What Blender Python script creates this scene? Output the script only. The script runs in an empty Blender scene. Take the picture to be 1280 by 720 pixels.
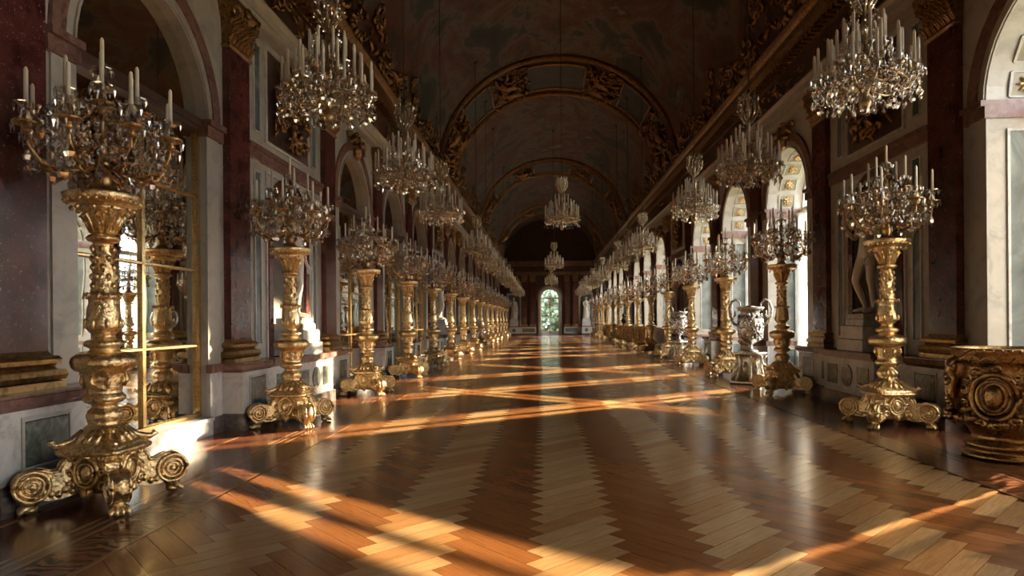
import bpy, math, random
from math import sin, cos, pi, radians as R, sqrt
from mathutils import Vector, Matrix

SC = bpy.context.scene
COL = SC.collection
# ------------------------------------------------------------------ camera
F = 800.0
cd = bpy.data.cameras.new('camera'); cam = bpy.data.objects.new('camera', cd); COL.objects.link(cam)
cd.sensor_width = 36.0; cd.lens = 36.0 * F / 1280.0
cd.shift_y = 41.0 / 1280.0
cd.clip_end = 400
cam.matrix_world = (Matrix.Translation((-0.57, 0, 1.6)) @ Matrix.Rotation(R(2.93), 4, 'Z')
                    @ Matrix.Rotation(R(90), 4, 'X') @ Matrix.Rotation(R(-0.45), 4, 'Z'))
SC.camera = cam
# ------------------------------------------------------------------ light
SUN_AZ, SUN_EL = 35.4, 13.6
SUN_POWER = 62.0
SKY_POWER = 11.0
EXPOSURE = 0.12
MIRROR_LAMPS = 1.0  # strength of the added lamps that imitate mirror reflections
vs = SC.view_settings
vs.view_transform = 'Standard'; vs.look = 'None'; vs.gamma = 1.0; vs.use_curve_mapping = False
vs.exposure = EXPOSURE
w = bpy.data.worlds.new('sky'); SC.world = w; w.use_nodes = True
bg = w.node_tree.nodes['Background']
bg.inputs[0].default_value = (0.86, 0.93, 1.0, 1); bg.inputs[1].default_value = SKY_POWER
sd = bpy.data.lights.new('sun', 'SUN'); sd.energy = SUN_POWER; sd.color = (1.0, 0.78, 0.50); sd.angle = R(0.9)
sun = bpy.data.objects.new('sun', sd); COL.objects.link(sun)
ce = cos(R(SUN_EL))
SUND = Vector((-ce * cos(R(SUN_AZ)), -ce * sin(R(SUN_AZ)), -sin(R(SUN_EL))))
sun.rotation_euler = SUND.to_track_quat('-Z', 'Y').to_euler()
cy = SC.cycles
cy.use_denoising = True
cy.max_bounces = 9; cy.diffuse_bounces = 4; cy.glossy_bounces = 5; cy.transmission_bounces = 4; cy.transparent_max_bounces = 14
cy.caustics_reflective = False; cy.caustics_refractive = False
cy.sample_clamp_indirect = 12.0
cy.blur_glossy = 0.5

# ------------------------------------------------------------------ layout
PITCH = 4.24; P0 = 5.55
def PY(n): return P0 + PITCH * n            # pilaster n
def CY(k): return P0 + PITCH * (k + 0.5)    # middle of bay k
NICHE = (-3, 1, 5, 9, 13)
K0, K1 = -3, 14
YA, YB = PY(K0) - 0.5, PY(K1 + 1) + 0.65
WALL = 5.42; PIL = 5.28
ROW = 4.52; CHX = 3.18
AR = 1.28; SPR = 4.5
ORD = ['nearest', 'second', 'third', 'fourth', 'fifth', 'sixth', 'seventh', 'eighth', 'ninth', 'tenth', 'eleventh', 'twelfth', 'thirteenth', 'fourteenth', 'fifteenth', 'sixteenth']

# ------------------------------------------------------------------ materials
def newmat(name):
    m = bpy.data.materials.new(name); m.use_nodes = True
    nt = m.node_tree; b = nt.nodes['Principled BSDF']
    return m, nt, b
def N(nt, t, **kw):
    n = nt.nodes.new(t)
    for k, v in kw.items(): setattr(n, k, v)
    return n
def coords(nt, scale=(1, 1, 1), kind='Object'):
    tc = N(nt, 'ShaderNodeTexCoord'); mp = N(nt, 'ShaderNodeMapping')
    nt.links.new(tc.outputs[kind], mp.inputs[0]); mp.inputs['Scale'].default_value = scale
    return mp.outputs[0]
def noise(nt, vec, scale, detail=5, rough=0.6, dist=0.0):
    n = N(nt, 'ShaderNodeTexNoise'); nt.links.new(vec, n.inputs['Vector'])
    n.inputs['Scale'].default_value = scale; n.inputs['Detail'].default_value = detail
    n.inputs['Roughness'].default_value = rough; n.inputs['Distortion'].default_value = dist
    return n
def ramp(nt, fac, stops, interp='LINEAR'):
    r = N(nt, 'ShaderNodeValToRGB'); r.color_ramp.interpolation = interp
    e = r.color_ramp.elements
    while len(e) < len(stops): e.new(0.5)
    for i, (p, c) in enumerate(stops):
        e[i].position = p; e[i].color = (c[0], c[1], c[2], 1)
    nt.links.new(fac, r.inputs[0]); return r.outputs[0]
def bump(nt, b, height, strength, dist=0.01, target='Normal'):
    n = N(nt, 'ShaderNodeBump'); n.inputs['Strength'].default_value = strength; n.inputs['Distance'].default_value = dist
    nt.links.new(height, n.inputs['Height']); nt.links.new(n.outputs[0], b.inputs[target]); return n
def marble(name, stops, scale=1.6, dist=1.5, rough=0.22, fleck=None):
    m, nt, b = newmat(name); v = coords(nt)
    n = noise(nt, v, scale, 8, 0.65, dist)
    c = ramp(nt, n.outputs[0], stops)
    if fleck:
        n2 = noise(nt, v, fleck[0], 4, 0.75, 0.6)
        f = ramp(nt, n2.outputs[0], [(fleck[1], (0, 0, 0)), (fleck[1] + 0.05, (1, 1, 1))])
        mx = N(nt, 'ShaderNodeMix', data_type='RGBA'); nt.links.new(f, mx.inputs[0]); nt.links.new(c, mx.inputs[6])
        mx.inputs[7].default_value = (*fleck[2], 1); c = mx.outputs[2]
    nt.links.new(c, b.inputs['Base Color']); b.inputs['Roughness'].default_value = rough
    return m
def metal(name, col, dark, rough=0.28, scale=22, strength=0.5, dist=0.012):
    m, nt, b = newmat(name); v = coords(nt)
    vo = N(nt, 'ShaderNodeTexVoronoi'); vo.feature = 'SMOOTH_F1'; nt.links.new(v, vo.inputs['Vector']); vo.inputs['Scale'].default_value = scale
    n = noise(nt, v, scale * 0.7, 3, 0.6, 2.0)
    ad = N(nt, 'ShaderNodeMath', operation='ADD'); nt.links.new(vo.outputs[0], ad.inputs[0]); nt.links.new(n.outputs[0], ad.inputs[1])
    c = ramp(nt, n.outputs[0], [(0.33, dark), (0.55, col)])
    nt.links.new(c, b.inputs['Base Color']); b.inputs['Metallic'].default_value = 1; b.inputs['Roughness'].default_value = rough
    if strength: bump(nt, b, ad.outputs[0], strength, dist)
    return m
def plain(name, col, rough=0.5, metallic=0.0):
    m, nt, b = newmat(name)
    v = coords(nt); n = noise(nt, v, 6, 3)
    c = ramp(nt, n.outputs[0], [(0.3, [x * 0.88 for x in col]), (0.7, col)])
    nt.links.new(c, b.inputs['Base Color']); b.inputs['Roughness'].default_value = rough; b.inputs['Metallic'].default_value = metallic
    return m
def crystal(name, tr, rough=0.02, tint=(1, 1, 1)):
    m = bpy.data.materials.new(name); m.use_nodes = True; nt = m.node_tree; nt.nodes.clear()
    o = N(nt, 'ShaderNodeOutputMaterial'); mx = N(nt, 'ShaderNodeMixShader')
    t = N(nt, 'ShaderNodeBsdfTransparent'); g = N(nt, 'ShaderNodeBsdfGlossy')
    t.inputs[0].default_value = (tint[0] * 0.9, tint[1] * 0.9, tint[2] * 0.9, 1)
    g.inputs[0].default_value = (0.84, 0.81, 0.78, 1); g.inputs['Roughness'].default_value = rough
    mx.inputs[0].default_value = 1 - tr
    nt.links.new(t.outputs[0], mx.inputs[1]); nt.links.new(g.outputs[0], mx.inputs[2]); nt.links.new(mx.outputs[0], o.inputs[0])
    return m

M = {}
M['cream'] = marble('cream_marble', [(0.3, (0.30, 0.28, 0.25)), (0.5, (0.45, 0.425, 0.375)), (0.75, (0.52, 0.49, 0.44))], 2.2, 1.2, 0.3)
M['white'] = marble('white_marble', [(0.3, (0.38, 0.38, 0.38)), (0.5, (0.60, 0.595, 0.58)), (0.7, (0.68, 0.67, 0.65))], 3.0, 2.0, 0.25)
M['red'] = marble('dark_red_marble', [(0.3, (0.045, 0.012, 0.012)), (0.55, (0.115, 0.032, 0.028)), (0.8, (0.17, 0.06, 0.05))], 4.0, 0.5, 0.16, fleck=(30, 0.62, (0.42, 0.30, 0.28)))
M['pink'] = marble('brown_red_marble', [(0.3, (0.12, 0.06, 0.05)), (0.55, (0.25, 0.14, 0.115)), (0.8, (0.34, 0.22, 0.19))], 5.0, 1.5, 0.25)
M['green'] = marble('green_marble', [(0.3, (0.05, 0.065, 0.055)), (0.5, (0.13, 0.16, 0.14)), (0.75, (0.32, 0.36, 0.33))], 3.0, 3.0, 0.2)
M['pale_green'] = marble('pale_green_marble', [(0.3, (0.07, 0.10, 0.11)), (0.5, (0.13, 0.17, 0.185)), (0.75, (0.30, 0.34, 0.34))], 1.3, 1.2, 0.22)
M['plinth'] = marble('dark_plinth_marble', [(0.3, (0.06, 0.05, 0.045)), (0.55, (0.15, 0.12, 0.105)), (0.8, (0.26, 0.22, 0.2))], 5.0, 1.5, 0.22)
M['coffer'] = marble('olive_coffer', [(0.3, (0.20, 0.17, 0.11)), (0.7, (0.36, 0.31, 0.21))], 3.0, 1.5, 0.4)
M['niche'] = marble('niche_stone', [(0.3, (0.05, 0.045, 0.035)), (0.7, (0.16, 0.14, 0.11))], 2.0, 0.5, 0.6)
M['niche_gold'] = marble('yellow_marble', [(0.3, (0.32, 0.22, 0.10)), (0.7, (0.5, 0.36, 0.18))], 2.0, 1.5, 0.3)
M['gold'] = metal('gilt_bronze', (0.88, 0.67, 0.37), (0.38, 0.24, 0.10), 0.31, 32, 0.7, 0.008)
M['gold_plain'] = metal('gilded_frame', (0.9, 0.68, 0.34), (0.62, 0.42, 0.18), 0.25, 18, 0.2, 0.004)
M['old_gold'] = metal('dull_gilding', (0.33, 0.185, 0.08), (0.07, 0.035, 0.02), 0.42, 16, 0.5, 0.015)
M['rib'] = metal('umber_rib_gilding', (0.24, 0.13, 0.06), (0.10, 0.05, 0.025), 0.45, 5, 0.3, 0.01)  # darker, browner gilding for the vault ribs
M['dark_gold'] = metal('browned_gilding', (0.46, 0.29, 0.13), (0.16, 0.09, 0.04), 0.32, 30, 0.6, 0.006)
M['bronze'] = metal('bronze_base', (0.42, 0.27, 0.11), (0.18, 0.10, 0.045), 0.35, 8, 0.15, 0.01)
M['silver'] = metal('chased_silver', (0.72, 0.70, 0.68), (0.12, 0.11, 0.11), 0.22, 26, 0.7, 0.012)
M['silver_light'] = metal('silver_gilt_pedestal', (0.75, 0.68, 0.55), (0.30, 0.30, 0.27), 0.28, 14, 0.5, 0.012)
M['brass'] = metal('chandelier_brass', (0.55, 0.42, 0.24), (0.2, 0.14, 0.07), 0.3, 30, 0.2, 0.005)
M['arm_gold'] = metal('girandole_gilt', (0.50, 0.31, 0.14), (0.15, 0.08, 0.03), 0.28, 40, 0.3, 0.004)
M['crystal'] = crystal('cut_crystal', 0.6, 0.03)
M['crystal_big'] = crystal('cut_crystal_drop', 0.4, 0.02)
M['glass'] = crystal('clear_glass', 0.94, 0.0)
M['wax'] = plain('candle_wax', (0.92, 0.83, 0.66), 0.45)
M['wax'].node_tree.nodes['Principled BSDF'].inputs['Subsurface Weight'].default_value = 0.0
M['statue'] = plain('statue_marble', (0.78, 0.75, 0.69), 0.45)
M['dark'] = plain('dark_bronze', (0.03, 0.022, 0.02), 0.35, 0.6)
M['frame_white'] = plain('white_painted_wood', (0.75, 0.74, 0.70), 0.4)
M['iron'] = plain('dark_iron', (0.03, 0.025, 0.02), 0.5, 0.5)
# mirror
m, nt, b = newmat('old_mirror_glass'); b.inputs['Base Color'].default_value = (0.80, 0.79, 0.72, 1); b.inputs['Metallic'].default_value = 1; b.inputs['Roughness'].default_value = 0.015
v = coords(nt); n = noise(nt, v, 1.1, 1, 0.4); bump(nt, b, n.outputs[0], 0.06, 0.05); M['mirror'] = m
# sheer curtain
m = bpy.data.materials.new('sheer_curtain'); m.use_nodes = True; nt = m.node_tree; nt.nodes.clear()
o = N(nt, 'ShaderNodeOutputMaterial'); a1 = N(nt, 'ShaderNodeMixShader'); a2 = N(nt, 'ShaderNodeMixShader')
df = N(nt, 'ShaderNodeBsdfDiffuse'); tl = N(nt, 'ShaderNodeBsdfTranslucent'); tp = N(nt, 'ShaderNodeBsdfTransparent')
df.inputs[0].default_value = tl.inputs[0].default_value = (0.86, 0.83, 0.78, 1)
a1.inputs[0].default_value = 0.5; nt.links.new(df.outputs[0], a1.inputs[1]); nt.links.new(tl.outputs[0], a1.inputs[2])
a2.inputs[0].default_value = 0.12; nt.links.new(a1.outputs[0], a2.inputs[1]); nt.links.new(tp.outputs[0], a2.inputs[2]); nt.links.new(a2.outputs[0], o.inputs[0])
M['curtain'] = m
# parquet
m, nt, b = newmat('oak_parquet')
tc = N(nt, 'ShaderNodeTexCoord'); mp = N(nt, 'ShaderNodeMapping'); nt.links.new(tc.outputs['UV'], mp.inputs[0]); mp.inputs['Scale'].default_value = (1.2, 16, 1)
n = noise(nt, mp.outputs[0], 3.0, 6, 0.7, 0.6)
at = N(nt, 'ShaderNodeAttribute'); at.attribute_name = 'tone'
grain = ramp(nt, n.outputs[0], [(0.25, (0.62, 0.62, 0.62)), (0.7, (1.1, 1.1, 1.1))])
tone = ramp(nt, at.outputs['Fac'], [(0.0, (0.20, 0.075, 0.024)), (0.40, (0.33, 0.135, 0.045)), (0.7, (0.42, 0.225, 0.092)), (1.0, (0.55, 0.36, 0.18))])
mx = N(nt, 'ShaderNodeMix', data_type='RGBA', blend_type='MULTIPLY'); mx.inputs[0].default_value = 1
nt.links.new(tone, mx.inputs[6]); nt.links.new(grain, mx.inputs[7]); nt.links.new(mx.outputs[2], b.inputs['Base Color'])
v = coords(nt); n2 = noise(nt, v, 1.6, 3, 0.5)
rr = N(nt, 'ShaderNodeMapRange'); nt.links.new(n2.outputs[0], rr.inputs[0]); rr.inputs[3].default_value = 0.13; rr.inputs[4].default_value = 0.27
nt.links.new(rr.outputs[0], b.inputs['Roughness'])
n3 = noise(nt, v, 5.0, 2, 0.5); bump(nt, b, n3.outputs[0], 0.05, 0.02)
b.inputs['IOR'].default_value = 1.5
M['oak'] = m
# inlaid border
m, nt, b = newmat('inlaid_border')
v = coords(nt)
wv = N(nt, 'ShaderNodeTexWave'); wv.wave_type = 'RINGS'; nt.links.new(v, wv.inputs['Vector']); wv.inputs['Scale'].default_value = 3.4
wv.inputs['Distortion'].default_value = 9; wv.inputs['Detail'].default_value = 2; wv.inputs['Detail Scale'].default_value = 1.6
c = ramp(nt, wv.outputs[0], [(0.42, (0.035, 0.013, 0.008)), (0.52, (0.24, 0.09, 0.04))])
nt.links.new(c, b.inputs['Base Color']); b.inputs['Roughness'].default_value = 0.18
M['inlay'] = m
M['mahogany'] = plain('dark_mahogany', (0.14, 0.048, 0.024), 0.17)
M['strip'] = plain('light_inlay_strip', (0.24, 0.12, 0.05), 0.17)
# painted vault
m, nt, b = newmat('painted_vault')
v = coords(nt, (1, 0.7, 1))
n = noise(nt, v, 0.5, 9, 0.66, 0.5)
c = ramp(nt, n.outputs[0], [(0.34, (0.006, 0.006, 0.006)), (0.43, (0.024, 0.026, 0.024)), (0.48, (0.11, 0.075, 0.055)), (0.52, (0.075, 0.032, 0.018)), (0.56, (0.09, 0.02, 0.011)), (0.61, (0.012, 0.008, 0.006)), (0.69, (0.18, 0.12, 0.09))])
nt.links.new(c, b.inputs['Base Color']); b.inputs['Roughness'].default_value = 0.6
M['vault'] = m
M['panel_blue'] = marble('painted_blue_panel', [(0.3, (0.012, 0.018, 0.02)), (0.5, (0.035, 0.045, 0.045)), (0.7, (0.06, 0.055, 0.045))], 1.2, 1.5, 0.6)
M['stucco'] = marble('umber_stucco', [(0.3, (0.03, 0.012, 0.006)), (0.6, (0.07, 0.03, 0.015)), (0.8, (0.11, 0.05, 0.024))], 3, 1, 0.5)
M['gravel'] = plain('dark_terrace', (0.10, 0.12, 0.06), 0.95)  # ground darkened so less daylight bounces up to the vault
m, nt, b = newmat('garden_leaves'); v = coords(nt); n = noise(nt, v, 2.5, 8, 0.7)
c = ramp(nt, n.outputs[0], [(0.35, (0.08, 0.11, 0.08)), (0.5, (0.22, 0.29, 0.20)), (0.65, (0.42, 0.48, 0.36))]); nt.links.new(c, b.inputs['Base Color']); b.inputs['Roughness'].default_value = 0.7
M['leaves'] = m

# ------------------------------------------------------------------ mesh builder
class MB:
    def __init__(s): s.v = []; s.f = []; s.sm = []
    def add(s, vs_, fs, smooth=False):
        k = len(s.v); s.v.extend(vs_); s.f.extend([tuple(i + k for i in f) for f in fs]); s.sm.extend([smooth] * len(fs)); return s
    def box(s, x0, x1, y0, y1, z0, z1):
        if x0 > x1: x0, x1 = x1, x0
        if y0 > y1: y0, y1 = y1, y0
        v = [(x, y, z) for z in (z0, z1) for y in (y0, y1) for x in (x0, x1)]
        return s.add(v, [(0, 2, 3, 1), (4, 5, 7, 6), (0, 1, 5, 4), (2, 6, 7, 3), (0, 4, 6, 2), (1, 3, 7, 5)])
    def bevbox(s, x0, x1, y0, y1, z0, z1, e=0.01):
        if x0 > x1: x0, x1 = x1, x0
        if y0 > y1: y0, y1 = y1, y0
        def ring(z, i): return [(x0 + i, y0 + i, z), (x1 - i, y0 + i, z), (x1 - i, y1 - i, z), (x0 + i, y1 - i, z)]
        v = ring(z0, e) + ring(z0 + e, 0) + ring(z1 - e, 0) + ring(z1, e)
        f = [(3, 2, 1, 0), (12, 13, 14, 15)]
        for l in range(3):
            for i in range(4):
                j = (i + 1) % 4; f.append((l * 4 + i, l * 4 + j, l * 4 + 4 + j, l * 4 + 4 + i))
        return s.add(v, f)
    def lathe(s, prof, n=24, c=(0, 0, 0), fn=None, sub=0, caps=True, smooth=True):
        p = prof
        if sub:
            q = []
            for (za, ra), (zb, rb) in zip(p, p[1:]):
                k = max(1, int(math.hypot(zb - za, rb - ra) / sub))
                for i in range(k): t = i / k; q.append((za + (zb - za) * t, ra + (rb - ra) * t))
            q.append(p[-1]); p = q
        v = []; f = []
        for (z, r) in p:
            for i in range(n):
                a = 2 * pi * i / n
                rr = fn(a, z, r) if fn else r
                v.append((c[0] + rr * cos(a), c[1] + rr * sin(a), c[2] + z))
        for k in range(len(p) - 1):
            for i in range(n):
                j = (i + 1) % n; f.append((k * n + i, k * n + j, (k + 1) * n + j, (k + 1) * n + i))
        if caps:
            f.append(tuple(range(n - 1, -1, -1))); f.append(tuple((len(p) - 1) * n + i for i in range(n)))
        return s.add(v, f, smooth)
    def tube(s, pts, rad, n=8, smooth=True, flat=1.0):
        pts = [Vector(p) for p in pts]; k = len(pts)
        if not isinstance(rad, (list, tuple)): rad = [rad] * k
        v = []; f = []; up = None
        for i, p in enumerate(pts):
            t = (pts[min(i + 1, k - 1)] - pts[max(i - 1, 0)])
            t = t.normalized() if t.length > 1e-9 else Vector((0, 0, 1))
            if up is None:
                up = Vector((0, 0, 1)) if abs(t.z) < 0.9 else Vector((1, 0, 0))
            a = t.cross(up)
            if a.length < 1e-6: a = t.orthogonal()
            a.normalize(); bb = a.cross(t).normalized(); up = bb
            for j in range(n):
                an = 2 * pi * j / n; q = p + a * (rad[i] * cos(an)) + bb * (rad[i] * flat * sin(an)); v.append(tuple(q))
        for i in range(k - 1):
            for j in range(n):
                l = (j + 1) % n; f.append((i * n + j, i * n + l, (i + 1) * n + l, (i + 1) * n + j))
        f.append(tuple(range(n - 1, -1, -1))); f.append(tuple((k - 1) * n + i for i in range(n)))
        return s.add(v, f, smooth)
    def ell(s, c, r, n=10, m=6, rot=None, smooth=True):
        v = []; f = []
        for i in range(1, m):
            ph = pi * i / m
            for j in range(n):
                a = 2 * pi * j / n; p = Vector((r[0] * sin(ph) * cos(a), r[1] * sin(ph) * sin(a), r[2] * cos(ph)))
                if rot: p = rot @ p
                v.append((c[0] + p.x, c[1] + p.y, c[2] + p.z))
        t = Vector((0, 0, r[2])); 
        if rot: t = rot @ t
        v.append((c[0] + t.x, c[1] + t.y, c[2] + t.z)); v.append((c[0] - t.x, c[1] - t.y, c[2] - t.z))
        T = len(v) - 2
        for j in range(n):
            l = (j + 1) % n; f.append((T, j, l)); f.append((T + 1, (m - 2) * n + l, (m - 2) * n + j))
            for i in range(m - 2): f.append((i * n + j, (i + 1) * n + j, (i + 1) * n + l, i * n + l))
        return s.add(v, f, smooth)
    def prism(s, poly, fn0, fn1, smooth=False):
        k = len(poly); v = [fn0(p) for p in poly] + [fn1(p) for p in poly]
        f = [tuple(range(k - 1, -1, -1)), tuple(range(k, 2 * k))] + [(i, (i + 1) % k, k + (i + 1) % k, k + i) for i in range(k)]
        return s.add(v, f, smooth)
    def gem(s, c, w_, h, ang=0, up=0.3, n=4):
        v = [(c[0] + w_ * cos(ang + 2 * pi * i / n), c[1] + w_ * sin(ang + 2 * pi * i / n), c[2] - h * up) for i in range(n)]
        v += [(c[0], c[1], c[2]), (c[0], c[1], c[2] - h)]
        f = []
        for i in range(n):
            j = (i + 1) % n; f.append((n, i, j)); f.append((n + 1, j, i))
        return s.add(v, f)
    def pear(s, c, w_, h, ang=0):
        # faceted pear-shaped drop hanging below point c
        n = 6; v = []; f = []
        rings = [(0.0, 0.10), (0.25, 0.28), (0.62, 1.0), (0.85, 0.72), (1.0, 0.05)]
        for (t, r) in rings:
            for i in range(n):
                a = ang + 2 * pi * i / n; v.append((c[0] + w_ * r * cos(a), c[1] + w_ * r * 0.6 * sin(a), c[2] - h * t))
        for k in range(len(rings) - 1):
            for i in range(n):
                j = (i + 1) % n; f.append((k * n + i, (k + 1) * n + i, (k + 1) * n + j, k * n + j))
        f.append(tuple(range(n))); f.append(tuple((len(rings) - 1) * n + i for i in range(n - 1, -1, -1)))
        return s.add(v, f)
    def merge(s, o, mat=None):
        vv = [tuple(mat @ Vector(p)) for p in o.v] if mat else o.v
        k = len(s.v); s.v.extend(vv); s.f.extend([tuple(i + k for i in f) for f in o.f]); s.sm.extend(o.sm); return s
    def mesh(s, name, mat):
        me = bpy.data.meshes.new(name); me.from_pydata(s.v, [], s.f); me.polygons.foreach_set('use_smooth', s.sm)
        me.materials.append(M[mat] if isinstance(mat, str) else mat); me.update(); return me
    def build(s, name, mat, parent=None):
        o = bpy.data.objects.new(name, s.mesh(name, mat)); COL.objects.link(o)
        if parent: o.parent = parent
        return o

def put(name, me, parent=None, loc=(0, 0, 0), rz=0.0, sc=None):
    o = bpy.data.objects.new(name, me); COL.objects.link(o)
    if parent: o.parent = parent
    o.location = loc; o.rotation_euler = (0, 0, rz)
    if sc: o.scale = sc
    return o
def tag(o, label=None, cat=None, group=None, kind=None):
    if label: o['label'] = label
    if cat: o['category'] = cat
    if group: o['group'] = group
    if kind: o['kind'] = kind
    return o
def empty(name, loc=(0, 0, 0), rz=0.0):
    o = bpy.data.objects.new(name, None); COL.objects.link(o); o.location = loc; o.rotation_euler = (0, 0, rz); o.empty_display_size = 0.1; return o
def struct(o, label=None): return tag(o, label, kind='structure')
KIDS = {}
def children(o): return [c for c in list(COL.objects) if c.parent == o]
def snapshot(root):
    def rec(o, lst): return (o, [rec(c, lst) for c in lst if c.parent == o])
    desc = [c for c in COL.objects if c.parent is not None]
    return rec(root, desc)
def copy_tree(snap, parent=None):
    o, ch = snap; c = o.copy(); COL.objects.link(c); c.parent = parent
    for x in ch: copy_tree(x, c)
    return c

def scrolls(mb, pos, n, seed, size=(0.08, 0.2), th=0.02, lift=0.03):
    """gilt acanthus scrolls: spirals and leaves laid over pos(u,v,w), u,v in metres"""
    rnd = random.Random(seed)
    for i in range(n):
        u, v = rnd.random(), rnd.random()
        sz = rnd.uniform(*size); a0 = rnd.uniform(0, 2 * pi); d = rnd.choice((-1, 1))
        if rnd.random() < 0.6:
            pts = []; rad = []
            for k in range(11):
                t = k / 10; rr = sz * (1 - 0.85 * t); an = a0 + d * t * 3.6 * pi / 1.6
                pts.append(pos(u, v, sz * 0.0 + rr * cos(an), rr * sin(an), lift * (0.4 + 0.8 * t))); rad.append(th * (0.6 + 0.7 * sin(pi * t)))
            mb.tube(pts, rad, 5)
        else:
            pts = []; rad = []
            for k in range(6):
                t = k / 5; pts.append(pos(u, v, sz * (t - 0.5) * 1.5 * cos(a0) - 0.3 * sz * sin(pi * t) * sin(a0), sz * (t - 0.5) * 1.5 * sin(a0) + 0.3 * sz * sin(pi * t) * cos(a0), lift * (0.5 + sin(pi * t)))); rad.append(th * 1.8 * sin(pi * (0.12 + 0.8 * t)))
            mb.tube(pts, rad, 5)
# ================================================================== SETTING
# ---- floor
def make_floor():
    W_, L_ = 0.17, 0.85; g = 0.0015
    v = []; f = []; tone = []; uv = []
    rnd = random.Random(3); s2 = sqrt(0.5)
    def put_plank(u0, v0, lu, lv, o):
        cx, cyy = u0 + lu / 2, v0 + lv / 2
        X = (cx - cyy) * s2; Y = (cx + cyy) * s2
        if abs(X) > 4.3 or Y < YA - 0.5 or Y > YB + 0.5: return
        k = len(v)
        for (a, b_) in ((g, g), (lu - g, g), (lu - g, lv - g), (g, lv - g)):
            uu, vv = u0 + a, v0 + b_; v.append(((uu - vv) * s2 - 0.59, (uu + vv) * s2, 0.0))
        f.append((k, k + 1, k + 2, k + 3))
        t = (0.78 + rnd.uniform(-0.13, 0.18)) if o else (0.25 + rnd.uniform(-0.15, 0.13))  # sheen by plank direction put into the colour: one direction lighter
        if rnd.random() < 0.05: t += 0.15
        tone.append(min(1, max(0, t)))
        r0 = rnd.uniform(0, 60)
        if lu > lv: uv.extend([(r0, r0), (r0 + lu, r0), (r0 + lu, r0 + lv), (r0, r0 + lv)])
        else: uv.extend([(r0, r0), (r0, r0 + lu), (r0 + lv, r0 + lu), (r0 + lv, r0)])
    kmin = int((YA - 6) / (W_ * sqrt(2))) - 30; kmax = int((YB + 6) / (W_ * sqrt(2))) + 30
    for m_ in range(-5, 6):
        off = 2 * L_ * m_
        sh = off * s2
        if abs(sh) > 6.5: continue
        for k in range(kmin, kmax):
            # shift back along Y so that every strand spans the hall
            kk = k - int(round(off / 2 / W_))
            put_plank(kk * W_ + off, kk * W_, L_, W_, 1)
            put_plank(kk * W_ + off, (kk + 1) * W_, W_, L_, 0)
    me = bpy.data.meshes.new('floor'); me.from_pydata(v, [], f)
    at_ = me.attributes.new('tone', 'FLOAT', 'FACE'); at_.data.foreach_set('value', tone)
    ul = me.uv_layers.new(name='UVMap'); flat = [c for p in uv for c in p]; ul.data.foreach_set('uv', flat)
    me.materials.append(M['oak']); me.update()
    fl = bpy.data.objects.new('floor', me); COL.objects.link(fl); struct(fl, 'glossy herringbone oak parquet floor of the long hall')
    b_ = MB(); b_.box(-6.6, 6.6, YA - 0.6, YB + 0.2, -0.12, -0.002); b_.build('floor_underlay', 'mahogany', fl)
    for s in (-1, 1):
        b1 = MB(); b1.box(s * 3.58, s * 6.0, YA, YB, -0.001, 0.003); b1.build('floor_border', 'mahogany', fl)
        b2 = MB(); b2.box(s * 3.62, s * 3.98, YA, YB, 0.0, 0.0045); b2.build('floor_marquetry', 'inlay', fl)
        b3 = MB()
        for x in (3.585, 4.02, 4.12, 4.20, 4.85): b3.box(s * x, s * (x + 0.035), YA, YB, 0.0, 0.0055)
        b3.build('floor_inlay_line', 'strip', fl)
    b4 = MB(); b4.box(-3.58, 3.58, YB - 1.3, YB, 0.0, 0.004); b4.build('floor_border', 'mahogany', fl)
    return fl
floor = make_floor()

# ---- walls with arches
def arch_face(mb, xf, y0, y1, yc, r, zs, z0, z1, depth=0.0, seg=20, sill=None):
    """vertical wall at x=xf from y0..y1, z0..z1, arched opening; depth = signed reveal"""
    v = []; f = []
    def q(a, b_, c, d):
        k = len(v); v.extend([a, b_, c, d]); f.append((k, k + 1, k + 2, k + 3))
    q((xf, y0, z0), (xf, yc - r, z0), (xf, yc - r, zs), (xf, y0, zs))
    q((xf, yc + r, z0), (xf, y1, z0), (xf, y1, zs), (xf, yc + r, zs))
    arc = [(yc - r * cos(pi * i / seg), zs + r * sin(pi * i / seg)) for i in range(seg + 1)]
    q((xf, y0, zs), (xf, yc - r, zs), (xf, yc - r, z1), (xf, y0, z1))
    q((xf, yc + r, zs), (xf, y1, zs), (xf, y1, z1), (xf, yc + r, z1))
    for (a, b_) in zip(arc, arc[1:]):
        q((xf, a[0], a[1]), (xf, b_[0], b_[1]), (xf, b_[0], z1), (xf, a[0], z1))
    mb.add(v, f)
    if depth:
        v2 = []; f2 = []
        path = [(yc - r, z0)] + arc + [(yc + r, z0)]
        for (a, b_) in zip(path, path[1:]):
            k = len(v2); v2.extend([(xf, a[0], a[1]), (xf, b_[0], b_[1]), (xf + depth, b_[0], b_[1]), (xf + depth, a[0], a[1])]); f2.append((k, k + 1, k + 2, k + 3))
        mb.add(v2, f2)
ZT = 6.55
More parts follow.
